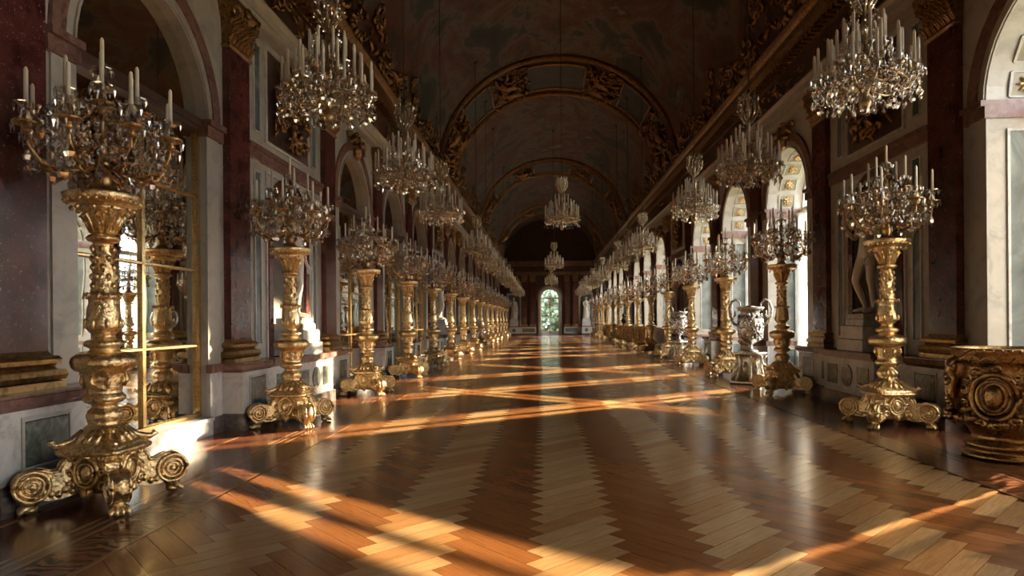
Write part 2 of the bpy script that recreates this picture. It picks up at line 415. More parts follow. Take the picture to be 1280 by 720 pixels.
for s, side in ((-1, 'left'), (1, 'right')):
    mb = MB()
    for k in range(K0, K1 + 1):
        y0, y1, yc = PY(k), PY(k + 1), CY(k)
        if k in NICHE:
            arch_face(mb, s * WALL, y0, y1, yc, 0.78, 3.35, 0, ZT, s * 0.02)
        else:
            arch_face(mb, s * WALL, y0, y1, yc, AR, SPR, 0, ZT, s * (0.18 if s < 0 else 0.92))
    mb.box(s * WALL, s * (WALL + 0.1), YA, PY(K0), 0, ZT); mb.box(s * WALL, s * (WALL + 0.1), PY(K1 + 1), YB, 0, ZT)
    wl = mb.build('wall_' + side, 'cream'); struct(wl, ('mirror' if s < 0 else 'window') + ' side wall of cream marble with arched bays')
    # outer skin
    ob = MB(); xo = s * (WALL + (0.46 if s < 0 else 0.95))
    for k in range(K0, K1 + 1):
        if k in NICHE or s < 0: ob.box(xo, xo + s * 0.35, PY(k), PY(k + 1), -1, 13.2)
        else: arch_face(ob, xo, PY(k), PY(k + 1), CY(k), AR, SPR, -1, 13.2)
    ob.box(xo, xo + s * 0.35, YA, PY(K0), -1, 13.2); ob.box(xo, xo + s * 0.35, PY(K1 + 1), YB, -1, 13.2)
    if s < 0: ob.box(xo - 0.2, xo - 0.3, YA, YB, -1, 13)
    ob.build('outer_wall', 'cream', wl)
    # entablature
    prof = [(WALL, 6.52), (5.24, 6.52), (5.24, 6.66), (5.20, 6.66), (5.20, 6.80), (5.12, 6.84), (5.12, 6.88), (5.26, 6.90)]
    e = MB(); e.prism([(x, z) for x, z in prof] + [(WALL, 6.9)], lambda p: (s * p[0], YA, p[1]), lambda p: (s * p[0], YB, p[1])); struct(e.build('trim_1' if s < 0 else 'trim_2', 'cream'))
    e = MB(); e.box(s * 5.28, s * 5.6, YA, YB, 6.88, 7.55); fr = struct(e.build('trim_3' if s < 0 else 'trim_4', 'stucco'))
    prof = [(5.4, 7.55), (5.2, 7.55), (5.17, 7.62), (5.1, 7.66), (5.02, 7.70), (4.86, 7.72), (4.84, 7.84), (4.78, 7.90), (4.74, 7.98), (4.74, 8.02), (5.5, 8.06)]
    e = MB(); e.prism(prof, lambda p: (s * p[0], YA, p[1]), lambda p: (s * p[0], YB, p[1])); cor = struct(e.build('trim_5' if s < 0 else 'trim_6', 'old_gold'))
    # dentils under the cornice, brackets in the frieze
    d = MB(); y = YA + 0.1
    while y < YB - 0.2:
        d.box(s * 5.0, s * 5.2, y, y + 0.09, 7.56, 7.66); y += 0.2
    d.build('dentil_course', 'old_gold', cor)
    for k in range(0, K1 + 1):
        g_ = MB()
        def pos(u, v, a, b_, l, yc=PY(k) + 0.5, L_=3.2): return (s * (5.28 - l), yc + u * L_ + a, 7.0 + v * 0.45 + b_ * 0.6)
        scrolls(g_, pos, 26 if k < 6 else 12, 50 + k + (20 if s > 0 else 0), (0.08, 0.2), 0.022, 0.05)
        g_.build('frieze_ornament', 'old_gold', fr)
        g2 = MB(); yp = PY(k)
        g2.ell((s * 5.05, yp, 8.3), (0.15, 0.28, 0.32)); g2.ell((s * 5.0, yp, 8.72), (0.11, 0.12, 0.14))
        def pos2(u, v, a, b_, l): return (s * (5.02 - l - 0.0), yp - 0.75 + 1.5 * u + a, 8.05 + v * 0.7 * (1 - abs(u - 0.5) * 1.2) + b_)
        scrolls(g2, pos2, 22 if k < 6 else 10, 90 + k, (0.1, 0.24), 0.045, 0.12)
        g2.build('cornice_figure_group', 'old_gold', cor)

# ---- pilasters (one built, the rest copied)
def square(p):
    return lambda a, z, r: r / ((abs(cos(a)) ** p + abs(sin(a)) ** p) ** (1 / p))
def pil_profile(mb, zs, y_half, face, back, prof):
    # horizontal moulding stack: boxes following (z, projection)
    for (za, pa), (zb, pb) in zip(prof, prof[1:]):
        v = []
        for (z, p) in ((za, pa), (zb, pb)):
            v += [(face + p, -y_half - p, z), (face + p, y_half + p, z), (back, y_half + p, z), (back, -y_half - p, z)]
        mb.add(v, [(0, 1, 5, 4), (1, 2, 6, 5), (3, 0, 4, 7), (4, 5, 6, 7), (3, 2, 1, 0)], False)
def make_pilaster():
    # local +x points into the hall; back at x=0 is the wall plane
    root = empty('pilaster')
    sh = MB(); sh.box(0, 0.11, -0.33, 0.33, 1.33, 5.80); sh.build('shaft', 'red', root)
    ba = MB(); ba_prof = [(1.0, 0.10), (1.06, 0.10), (1.07, 0.06), (1.075, 0.10), (1.12, 0.115), (1.17, 0.10), (1.175, 0.05), (1.20, 0.035), (1.225, 0.05), (1.23, 0.075), (1.27, 0.08), (1.30, 0.06), (1.305, 0.02), (1.35, 0.0)]
    pil_profile(ba, None, 0.33, 0.11, 0.0, ba_prof); ba.build('base', 'bronze', root)
    pe = MB(); pe.box(0, 0.36, -0.50, 0.50, 0.24, 0.88); ped = pe.build('pedestal', 'white', root)
    pi_ = MB(); pi_.bevbox(0.30, 0.372, -0.25, 0.25, 0.36, 0.76, 0.012); pi_.build('inset_panel', 'green', ped)
    pf = MB()
    for (a, b_, c, d) in ((-0.29, -0.26, 0.32, 0.80), (0.26, 0.29, 0.32, 0.80), (-0.26, 0.26, 0.32, 0.35), (-0.26, 0.26, 0.77, 0.80)): pf.box(0.33, 0.375, a, b_, c, d)
    pf.build('panel_moulding', 'cream', ped)
    pc = MB(); pil_profile(pc, None, 0.50, 0.36, 0.0, [(0.86, 0.0), (0.89, 0.02), (0.91, 0.05), (0.97, 0.065), (0.98, 0.05), (1.0, 0.05)]); pc.build('pedestal_cap', 'pink', root)
    pl = MB(); pil_profile(pl, None, 0.50, 0.36, 0.0, [(0.0, 0.05), (0.17, 0.05), (0.19, 0.03), (0.22, 0.02), (0.25, 0.0)]); pl.build('pedestal_plinth', 'plinth', root)
    ca = MB()
    pil_profile(ca, None, 0.32, 0.10, 0.0, [(5.78, 0.03), (5.82, 0.045), (5.86, 0.02), (6.2, 0.05), (6.36, 0.12), (6.42, 0.14), (6.50, 0.15), (6.53, 0.10)])
    for row, (z, hh) in enumerate(((5.85, 0.17), (5.97, 0.18), (6.10, 0.18))):
        for i in range(7 if row != 1 else 6):
            y = -0.33 + 0.11 * i + (0.055 if row == 1 else 0)
            for (dy, q_, w_) in ((0, 1.0, .034), (-.028, .75, .02), (.028, .75, .02)):
                h_ = hh * q_
                ca.tube([(0.10, y + dy * .4, z), (0.14, y + dy * .8, z + h_ * 0.5), (0.18 + .02 * row, y + dy, z + h_ * 0.9), (0.215 + .02 * row, y + dy, z + h_), (0.225 + .02 * row, y + dy, z + h_ * 0.82)], [0.02, w_, w_ * .9, w_ * .65, 0.008], 6, flat=0.6)
    for i in range(9): ca.ell((0.21, -0.36 + .09 * i, 6.40), (.025, .03, .03), 6, 4)
    for sgn in (-1, 1):
        pts = []; rad = []
        for k in range(14):
            t = k / 13; an = 4.5 * pi * t / 1.6; rr = 0.10 * (1 - 0.75 * t); pts.append((0.22, sgn * (0.34 + rr * cos(an + pi)), 6.34 + rr * sin(an + pi))); rad.append(0.028)
        ca.tube(pts, rad, 6)
    ca.ell((0.26, 0, 6.42), (0.05, 0.09, 0.09))
    ca.build('capital', 'old_gold', root)
    return struct(root)
pil0 = make_pilaster(); snap = snapshot(pil0)
first = True
for s in (-1, 1):
    for n_ in range(K0 + 1, K1 + 2):
        o = pil0 if first else copy_tree(snap); first = False
        o.location = (s * WALL, PY(n_), 0); o.rotation_euler = (0, 0, 0 if s < 0 else pi)

# ---- arch surrounds, plinths, soffit coffers
def ring_prism(mb, s, x0, x1, yc, zc, r0, r1, a0=0, a1=pi, seg=20):
    v = []; f = []
    for i in range(seg + 1):
        a = a0 + (a1 - a0) * i / seg
        for (x, r) in ((x0, r0), (x0, r1), (x1, r1), (x1, r0)): v.append((x, yc - r * cos(a), zc + r * sin(a)))
    for i in range(seg):
        for j in range(4):
            l = (j + 1) % 4; f.append((i * 4 + j, i * 4 + l, (i + 1) * 4 + l, (i + 1) * 4 + j))
    mb.add(v, f)
def arch_trim(s):
    # local: y centre 0, real x
    t = empty('trim_7')
    a = MB(); ring_prism(a, s, s * (WALL - 0.05), s * WALL, 0, SPR, AR + 0.17, AR + 0.36); a.build('archivolt', 'pink', t)
    a = MB(); ring_prism(a, s, s * (WALL - 0.025), s * WALL, 0, SPR, AR, AR + 0.17)
    ring_prism(a, s, s * (WALL - 0.05), s * WALL, 0, SPR, AR + 0.02, AR + 0.05)
    for g in (-1, 1): a.box(s * (WALL - 0.025), s * WALL, g * AR, g * (AR + 0.34), 1.0, SPR - 0.2)
    a.build('inner_architrave', 'cream', t)
    a = MB()
    for g in (-1, 1):
        y0, y1 = sorted((g * (AR - 0.03), g * (AR + 0.42)))
        for (z0, z1, p) in ((SPR - 0.22, SPR - 0.06, 0.06), (SPR - 0.06, SPR + 0.02, 0.11)): a.box(s * (WALL - p), s * (WALL + (0.16 if s < 0 else 0.9)), y0, y1, z0, z1)
    a.build('impost', 'pink', t)
    kb = MB(); kb.ell((s * (WALL - 0.1), 0, SPR + AR + 0.22), (0.12, 0.16, 0.28))
    for g in (-1, 1): kb.tube([(s * (WALL - 0.08), g * 0.1, SPR + AR + 0.4), (s * (WALL - 0.12), g * 0.4, SPR + AR + 0.42), (s * (WALL - 0.1), g * 0.62, SPR + AR + 0.25)], [0.09, 0.08, 0.03], 6)
    def pk(u, v, aa, b_, l): return (s * (WALL - 0.03 - l), -0.7 + 1.4 * u + aa, SPR + AR + 0.18 + 0.4 * v + b_ * 0.5)
    scrolls(kb, pk, 24, 5, (0.07, 0.15), 0.03, 0.06)
    kb.build('keystone_ornament', 'old_gold', t)
    return struct(t)
for s in (-1, 1):
    sn = None
    for k in range(K0, K1 + 1):
        if k in NICHE: continue
        if sn is None: o = arch_trim(s); sn = snapshot(o)
        else: o = copy_tree(sn)
        o.location = (0, CY(k), 0)
# side low dado of the arch bays, between pedestal and opening
for s in (-1, 1):
    for k in range(K0, K1 + 1):
        if k in NICHE: continue
        d = MB(); c_ = MB(); p_ = MB()
        for g in (-1, 1):
            d.box(s * (WALL - 0.05), s * WALL, CY(k) + g * (AR + 0.0), CY(k) + g * 1.62, 0.24, 0.88)
            c_.box(s * (WALL - 0.09), s * WALL, CY(k) + g * (AR - 0.02), CY(k) + g * 1.62, 0.88, 1.0)
            p_.box(s * (WALL - 0.10), s * WALL, CY(k) + g * (AR - 0.02), CY(k) + g * 1.62, 0.0, 0.24)
            if s > 0:
                c_.box(s * WALL, s * (WALL + 0.9), CY(k) + g * AR, CY(k) + g * (AR - 0.035), 0.88, 1.0)
                p_.box(s * WALL, s * (WALL + 0.9), CY(k) + g * AR, CY(k) + g * (AR - 0.035), 0.0, 0.24)
        nm = 'baseboard_' + ('left' if s < 0 else 'right')
        r = d.build(nm, 'white'); struct(r); c_.build('dado_cap', 'pink', r); p_.build('dado_plinth', 'plinth', r)

# ---- window soffit coffers with rosettes + jamb panels (right side)
def make_soffit():
    t = empty('trim_8')
    fr = MB(); pn = MB(); ros = MB(); jp = MB()
    xc = WALL + 0.47
    n = 9
    for i in range(n):
        a = pi * (i + 0.5) / n
        # local frame at angle a : tangent & inward normal
        def P(u, w_, dpt, a=a):
            aa = a + w_ / AR
            return (xc + u, -(AR - dpt) * cos(aa), SPR + (AR - dpt) * sin(aa))
        h = 0.15
        def plate(mb, hu, hw, d0, d1):
            v = [P(-hu, -hw, d0), P(hu, -hw, d0), P(hu, hw, d0), P(-hu, hw, d0), P(-hu, -hw, d1), P(hu, -hw, d1), P(hu, hw, d1), P(-hu, hw, d1)]
            mb.add(v, [(0, 1, 2, 3), (4, 7, 6, 5), (0, 4, 5, 1), (1, 5, 6, 2), (2, 6, 7, 3), (3, 7, 4, 0)])
        plate(pn, 0.19, 0.15, -0.001, 0.012)
        for (du, dw, hu, hw) in ((-0.2, 0, 0.018, 0.165), (0.2, 0, 0.018, 0.165)):
            v = [P(du - hu, dw - hw, 0), P(du + hu, dw - hw, 0), P(du + hu, dw + hw, 0), P(du - hu, dw + hw, 0), P(du - hu, dw - hw, 0.025), P(du + hu, dw - hw, 0.025), P(du + hu, dw + hw, 0.025), P(du - hu, dw + hw, 0.025)]
            fr.add(v, [(0, 1, 2, 3), (4, 7, 6, 5), (0, 4, 5, 1), (1, 5, 6, 2), (2, 6, 7, 3), (3, 7, 4, 0)])
        for (du, dw) in ((0, -0.165), (0, 0.165)):
            hu, hw = 0.2, 0.013
            v = [P(du - hu, dw - hw, 0), P(du + hu, dw - hw, 0), P(du + hu, dw + hw, 0), P(du - hu, dw + hw, 0), P(du - hu, dw - hw, 0.025), P(du + hu, dw - hw, 0.025), P(du + hu, dw + hw, 0.025), P(du - hu, dw + hw, 0.025)]
            fr.add(v, [(0, 1, 2, 3), (4, 7, 6, 5), (0, 4, 5, 1), (1, 5, 6, 2), (2, 6, 7, 3), (3, 7, 4, 0)])
        for q in range(8):
            b_ = 2 * pi * q / 8
            ros.tube([P(0.03 * cos(b_), 0.03 * sin(b_), 0.03), P(0.08 * cos(b_), 0.08 * sin(b_), 0.045), P(0.125 * cos(b_), 0.125 * sin(b_), 0.02)], [0.02, 0.034, 0.012], 6, flat=0.6)
        ros.ell(P(0, 0, 0.04), (0.035, 0.035, 0.035), 8, 5)
    pn.build('coffer', 'coffer', t); fr.build('coffer_frame', 'cream', t); ros.build('gilt_rosette', 'gold', t)
    for g in (-1, 1):
        mo = MB()
        y = g * AR
        jp.box(xc - 0.2, xc + 0.2, y, y - g * 0.012, 1.2, 4.1)
        jp.box(xc - 0.2, xc + 0.2, y, y - g * 0.012, 0.34, 0.78)
        for (z0, z1) in ((1.2, 4.1), (0.34, 0.78)):
            mo.box(xc - 0.235, xc - 0.2, y, y - g * 0.03, z0 - 0.035, z1 + 0.035); mo.box(xc + 0.2, xc + 0.235, y, y - g * 0.03, z0 - 0.035, z1 + 0.035)
            mo.box(xc - 0.2, xc + 0.2, y, y - g * 0.03, z0 - 0.035, z0); mo.box(xc - 0.2, xc + 0.2, y, y - g * 0.03, z1, z1 + 0.035)
        mo.build('jamb_moulding', 'white', t)
    jp.build('jamb_panel', 'pale_green', t)
    return struct(t)
sn = None
for k in range(K0, K1 + 1):
    if k in NICHE: continue
    if sn is None: o = make_soffit(); sn = snapshot(o)
    else: o = copy_tree(sn)
    o.location = (0, CY(k), 0)

# ---- windows
XW = WALL + 0.93
def make_window():
    t = empty('window_1')
    f_ = MB(); x0, x1 = XW - 0.06, XW + 0.02
    for (y0, y1) in ((-AR, -AR + 0.09), (AR - 0.09, AR), (-0.055, 0.055)): f_.box(x0, x1, y0, y1, 0, SPR)
    f_.box(x0, x1, -0.03, 0.03, SPR, SPR + AR)
    f_.box(x0 - 0.03, x1, -AR, AR, SPR - 0.14, SPR + 0.04); f_.box(x0, x1, -AR, AR, 0.0, 0.62); f_.box(x0 - 0.02, x1, -AR, AR, 0.60, 0.66)
    ring_prism(f_, 1, x0, x1, 0, SPR, AR - 0.08, AR); ring_prism(f_, 1, x0 + 0.02, x1 - 0.01, 0, SPR, 0.5, 0.54)
    for a in (pi / 4, 3 * pi / 4): f_.tube([(XW - 0.02, -0.52 * cos(a), SPR + 0.52 * sin(a)), (XW - 0.02, -1.2 * cos(a), SPR + 1.2 * sin(a))], 0.02, 4, smooth=False)
    f_.build('window_frame', 'frame_white', t)
    mu = MB()
    for z in (1.6, 2.55, 3.5): mu.box(x0 + 0.02, x1 - 0.01, -AR, AR, z - 0.018, z + 0.018)
    for y in (-0.62, 0.62): mu.box(x0 + 0.02, x1 - 0.01, y - 0.014, y + 0.014, 0.66, SPR)
    mu.build('glazing_bars', 'frame_white', t)
    pa = MB(); pa.box(XW - 0.022, XW - 0.018, -AR + 0.05, AR - 0.05, 0.64, SPR)
    arc = [(-(AR - 0.04) * cos(pi * i / 16), SPR + (AR - 0.04) * sin(pi * i / 16)) for i in range(17)]
    pa.prism(arc, lambda p: (XW - 0.022, p[0], p[1]), lambda p: (XW - 0.018, p[0], p[1]))
    pa.build('pane', 'glass', t)
    return struct(t, 'tall arched window with white glazing bars')
def curtain_mesh(width, name):
    n, mz = 60, 16; v = []; f = []
    for j in range(mz + 1):
        z = 0.03 + (SPR - 0.12 - 0.03) * j / mz
        for i in range(n + 1):
            y = width * i / n; v.append((0.035 * sin(i * 2 * pi / 6.0) + 0.012 * sin(i * 1.7 + j * 0.35), y, z))
    for j in range(mz):
        for i in range(n):
            a = j * (n + 1) + i; f.append((a, a + 1, a + n + 2, a + n + 1))
    me = bpy.data.meshes.new(name); me.from_pydata(v, [], f); me.polygons.foreach_set('use_smooth', [True] * len(f)); me.materials.append(M['curtain']); return me
cm_far = curtain_mesh(0.60, 'curtain'); cm_near = curtain_mesh(0.66, 'curtain'); cm_wide = curtain_mesh(1.45, 'curtain')
sn = None; wi = 0
for k in range(K0, K1 + 1):
    if k in NICHE: continue
    wi += 1
    if sn is None: o = make_window(); sn = snapshot(o)
    else: o = copy_tree(sn)
    o.name = 'window_%d' % wi
    o.location = (0, CY(k), 0)
    l = bpy.data.lights.new('daylight_portal', 'AREA'); l.shape = 'RECTANGLE'; l.size = 5.3; l.size_y = 2.6; l.cycles.is_portal = True
    lo = bpy.data.objects.new('daylight_portal', l); COL.objects.link(lo); lo.location = (XW + 0.08, CY(k), 3.1); lo.rotation_euler = (0, pi / 2, 0)
    if k < -1: continue
    pos_ = {0: 'at the window beside the gilded tub', -1: 'at the window behind the viewer'}.get(k, 'at the %s window past the near niche' % ORD[[i for i in range(1, K1 + 1) if i not in NICHE].index(k)] if k > 0 else '')
    for g, me, wd in ((1, cm_far, 0.60), (-1, cm_wide if k < 1 else cm_near, 1.45 if k < 1 else 0.66)):
        y = CY(k) + (AR - 0.06 - wd if g > 0 else -AR + 0.06)
        c = put('curtain', me, None, (XW - 0.2, y, 0))
        tag(c, 'sheer white curtain drawn to the %s side %s' % ('far' if g > 0 else 'near', pos_), 'curtain', 'sheer window curtains')

# ---- mirrors
def make_mirror(big=False):
    t = empty('wall_mirror')
    x = -(WALL + 0.13)
    g_ = MB(); g_.box(x, x - 0.03, -AR + 0.0, AR, 0.26, SPR)
    arc = [(-AR * cos(pi * i / 20), SPR + AR * sin(pi * i / 20)) for i in range(21)]
    g_.prism(arc, lambda p: (x, p[0], p[1]), lambda p: (x - 0.03, p[0], p[1]))
    g_.build('mirror_pane', 'mirror', t)
    f_ = MB()
    f_.bevbox(x + 0.05, x, -AR, -AR + 0.05, 0.26, SPR); f_.bevbox(x + 0.05, x, AR - 0.05, AR, 0.26, SPR)
    f_.bevbox(x + 0.05, x, -AR, AR, 0.26, 0.32)
    f_.build('mirror_frame', 'gold_plain', t)
    tr = MB(); tr.box(x + 0.09, x, -AR, AR, SPR - 0.16, SPR - 0.1); tr.box(x + 0.13, x, -AR, AR, SPR - 0.1, SPR + 0.0); tr.build('transom', 'stucco', t)
    b_ = MB(); b_.bevbox(x + 0.035, x, -0.03, 0.03, 0.30, SPR - 0.1, 0.01)
    for z in (1.28, 2.35, 3.40): b_.bevbox(x + 0.035, x, -AR, AR, z - 0.022, z + 0.022, 0.01)
    b_.build('glazing_bars', 'gold_plain', t)
    return t
sn = None; i_ = 0
for k in range(K0, K1 + 1):
    if k in NICHE: continue
    if sn is None: o = make_mirror(); sn = snapshot(o)
    else: o = copy_tree(sn)
    o.location = (0, CY(k), 0)
    if k >= 0:
        lab = 'arched wall mirror with gilt bars beside the large foreground candelabrum' if k == 0 else 'arched wall mirror with gilt bars, %s beyond the statue niche nearest the camera' % ORD[[i for i in range(1, K1 + 1) if i not in NICHE].index(k)].replace('nearest', 'first')
    else: lab = 'arched wall mirror with gilt bars behind the viewer, %s one' % ('nearer' if k == -1 else 'farther')
    tag(o, lab, 'mirror', 'arched mirrors')
    st = MB(); st.box(-(WALL + 0.15), -(WALL - 0.10), CY(k) - AR + 0.02, CY(k) + AR - 0.02, 0.0, 0.25); st.box(-(WALL + 0.13), -(WALL - 0.125), CY(k) - AR + 0.02, CY(k) + AR - 0.02, 0.21, 0.26)
    struct(st.build('trim_9', 'white'))

# ---- niche bays
def make_niche(s):
    t = empty('trim_10')
    X = s * WALL
    def fb(mb, p0, y0, y1, z0, z1): mb.box(s * (WALL - p0), s * (WALL + 0.01), y0, y1, z0, z1)
    # niche interior : half-cylinder with quarter-sphere head, and backing
    nb = MB(); r = 0.78; seg = 14; v = []; f = []
    zs_ = [1.0, 3.35]
    for z in zs_:
        for i in range(seg + 1):
            a = pi * i / seg; v.append((s * (WALL + 0.45 * sin(a)), -r * cos(a), z))
    for i in range(seg): f.append((i, i + 1, seg + 2 + i, seg + 1 + i))
    nb.add(v, f, True)
    v = []; f = []
    for j in range(9):
        e_ = (pi / 2) * j / 8
        for i in range(seg + 1):
            a = pi * i / seg; v.append((s * (WALL + 0.45 * sin(a) * cos(e_)), -r * cos(a) * cos(e_), 3.35 + r * sin(e_)))
    for j in range(8):
        for i in range(seg): k_ = j * (seg + 1) + i; f.append((k_, k_ + 1, k_ + seg + 2, k_ + seg + 1))
    nb.add(v, f, True)
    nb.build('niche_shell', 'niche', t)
    ap = MB(); ring_prism(ap, s, s * (WALL - 0.05), s * (WALL + 0.02), 0, 3.35, 0.78, 0.95)
    for g in (-1, 1): fb(ap, 0.05, *sorted((g * 0.78, g * 0.95)), 1.0, 3.35)
    ap.build('niche_surround', 'red', t)
    ay = MB()
    for g in (-1, 1): fb(ay, 0.03, *sorted((g * 0.95, g * 1.0)), 1.0, 4.25)
    fb(ay, 0.03, -1.0, 1.0, 4.2, 4.25)
    ay.build('niche_border', 'white', t)
    gp = MB()
    for g in (-1, 1):
        for (z0, z1) in ((1.25, 4.15), (4.85, 6.3)): fb(gp, 0.012, *sorted((g * 1.22, g * 1.42)), z0, z1)
    gp.build('side_panel', 'pale_green', t)
    fm = MB()
    for g in (-1, 1):
        for (z0, z1) in ((1.25, 4.15), (4.85, 6.3)):
            fb(fm, 0.03, *sorted((g * 1.19, g * 1.22)), z0 - 0.03, z1 + 0.03); fb(fm, 0.03, *sorted((g * 1.42, g * 1.45)), z0 - 0.03, z1 + 0.03)
            fb(fm, 0.03, *sorted((g * 1.22, g * 1.42)), z0 - 0.03, z0); fb(fm, 0.03, *sorted((g * 1.22, g * 1.42)), z1, z1 + 0.03)
    for (y0, y1, z0, z1) in ((-1.0, -0.95, 4.78, 6.38), (0.95, 1.0, 4.78, 6.38), (-1, 1, 4.73, 4.78), (-1, 1, 6.38, 6.43)): fb(fm, 0.04, y0, y1, z0, z1)
    fm.build('panel_moulding', 'white', t)
    bd = MB(); fb(bd, 0.07, -1.72, 1.72, SPR - 0.16, SPR + 0.0); fb(bd, 0.10, -1.72, 1.72, SPR, SPR + 0.08); bd.build('impost_band', 'pink', t)
    bp = MB(); fb(bp, 0.015, -0.95, 0.95, 4.78, 6.38); bp.build('trophy_panel', 'stucco', t)
    # dado projecting as a statue pedestal
    dd = MB(); dd.box(s * (WALL - 0.36), X, -1.62, 1.62, 0.24, 0.88); dd.box(s * (WALL - 0.52), X, -0.95, 0.95, 0.24, 0.88); ds = dd.build('dado', 'white', t)
    cc = MB()
    for (hw, px) in ((1.62, 0.36), (0.95, 0.52)):
        cc.box(s * (WALL - px - 0.02), X, -hw - 0.01, hw + 0.01, 0.87, 0.91); cc.box(s * (WALL - px - 0.07), X, -hw - 0.03, hw + 0.03, 0.91, 1.0)
    cc.build('dado_cap', 'pink', t)
    pp = MB()
    for (hw, px) in ((1.62, 0.40), (0.97, 0.57)): pp.box(s * (WALL - px), X, -hw - 0.01, hw + 0.01, 0, 0.24)
    pp.build('dado_plinth', 'plinth', t)
    ip = MB()
    for g in (-1, 1):
        y0, y1 = sorted((g * 0.38, g * 0.78)); ip.box(s * (WALL - 0.532), s * (WALL - 0.5), y0, y1, 0.38, 0.74)
    poly = [(0.2 * cos(2 * pi * i / 24), 0.56 + 0.2 * sin(2 * pi * i / 24)) for i in range(24)]
    ip.prism(poly, lambda p: (s * (WALL - 0.5), p[0], p[1]), lambda p: (s * (WALL - 0.535), p[0], p[1]))
    for g in (-1, 1):
        y0, y1 = sorted((g * 1.08, g * 1.42)); ip.box(s * (WALL - 0.372), s * (WALL - 0.34), y0, y1, 0.38, 0.74)
    ip.build('dado_inset', 'green', ds)
    return struct(t)
def make_trophy(s):
    g = MB()
    def pos(u, v, a, b_, l):
        h = 1.4 * v; wd = 0.75 * (0.55 + 0.45 * sin(pi * min(1, v * 1.1)))
        return (s * (WALL - 0.06 - l), (u - 0.5) * 2 * wd + a, 4.88 + h + b_)
    scrolls(g, pos, 70, 11 if s < 0 else 12, (0.08, 0.2), 0.032, 0.09)
    poly = [(0.3 * cos(2 * pi * i / 16) * (1 - 0.25 * (i > 8)), 5.6 + 0.42 * sin(2 * pi * i / 16)) for i in range(16)]
    g.prism(poly, lambda p: (s * (WALL - 0.02), p[0], p[1]), lambda p: (s * (WALL - 0.1), p[0], p[1]))
    g.ell((s * (WALL - 0.1), 0, 5.6), (0.06, 0.18, 0.26))
    for g_ in (-1, 1): g.tube([(s * (WALL - 0.06), -0.7 * g_, 4.95), (s * (WALL - 0.08), 0.7 * g_, 6.25)], [0.025, 0.02], 6)
    g.ell((s * (WALL - 0.12), 0, 6.12), (0.08, 0.11, 0.13))
    return g.mesh('gilded_trophy', 'old_gold')
for s in (-1, 1):
    sn = None; tm = make_trophy(s); c = 0
    for k in NICHE:
        if sn is None: o = make_niche(s); sn = snapshot(o)
        else: o = copy_tree(sn)
        o.location = (0, CY(k), 0)
        tr = put('gilded_trophy', tm, None, (0, CY(k), 0))
        tag(tr, 'gilded trophy relief above %s niche on the %s wall' % ({-3: 'the', 1: 'the nearest', 5: 'the second', 9: 'the third', 13: 'the last'}[k] if k > 0 else 'the unseen', 'mirror' if s < 0 else 'window'), 'relief', 'gilded trophy reliefs')

# ---- vault
VX, VZ0, VH = 5.0, 8.0, 4.65
def vp(t, y, d=0.0):  # t 0..pi, d inward
    return (-(VX - d) * cos(t), y, VZ0 + (VH - d) * sin(t))
vm = MB(); nt_, ny = 40, 90
v = [vp(pi * i / nt_, YA - 0.2 + (YB - YA + 0.2) * j / ny) for j in range(ny + 1) for i in range(nt_ + 1)]
f = [(j * (nt_ + 1) + i, j * (nt_ + 1) + i + 1, (j + 1) * (nt_ + 1) + i + 1, (j + 1) * (nt_ + 1) + i) for j in range(ny) for i in range(nt_)]
vm.add(v, f, True)
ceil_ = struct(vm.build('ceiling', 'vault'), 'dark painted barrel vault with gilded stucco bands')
hood = MB(); hood.box(-6.9, 6.9, YA - 0.5, YB + 0.4, 13.1, 13.3); hood.build('roof_slab', 'cream', ceil_)
def rib(mb, y, hw, d, n=48):
    pr = [(-hw, 0.0), (-hw, d * 0.6), (-hw * 0.7, d * 0.6), (-hw * 0.55, d), (-hw * 0.2, d * 0.75), (hw * 0.2, d * 0.75), (hw * 0.55, d), (hw * 0.7, d * 0.6), (hw, d * 0.6), (hw, 0.0)]
    v = [vp(pi * i / n, y + a, b_) for i in range(n + 1) for (a, b_) in pr]; m_ = len(pr)
    f = [(i * m_ + j, i * m_ + j + 1, (i + 1) * m_ + j + 1, (i + 1) * m_ + j) for i in range(n) for j in range(m_ - 1)]
    mb.add(v, f)
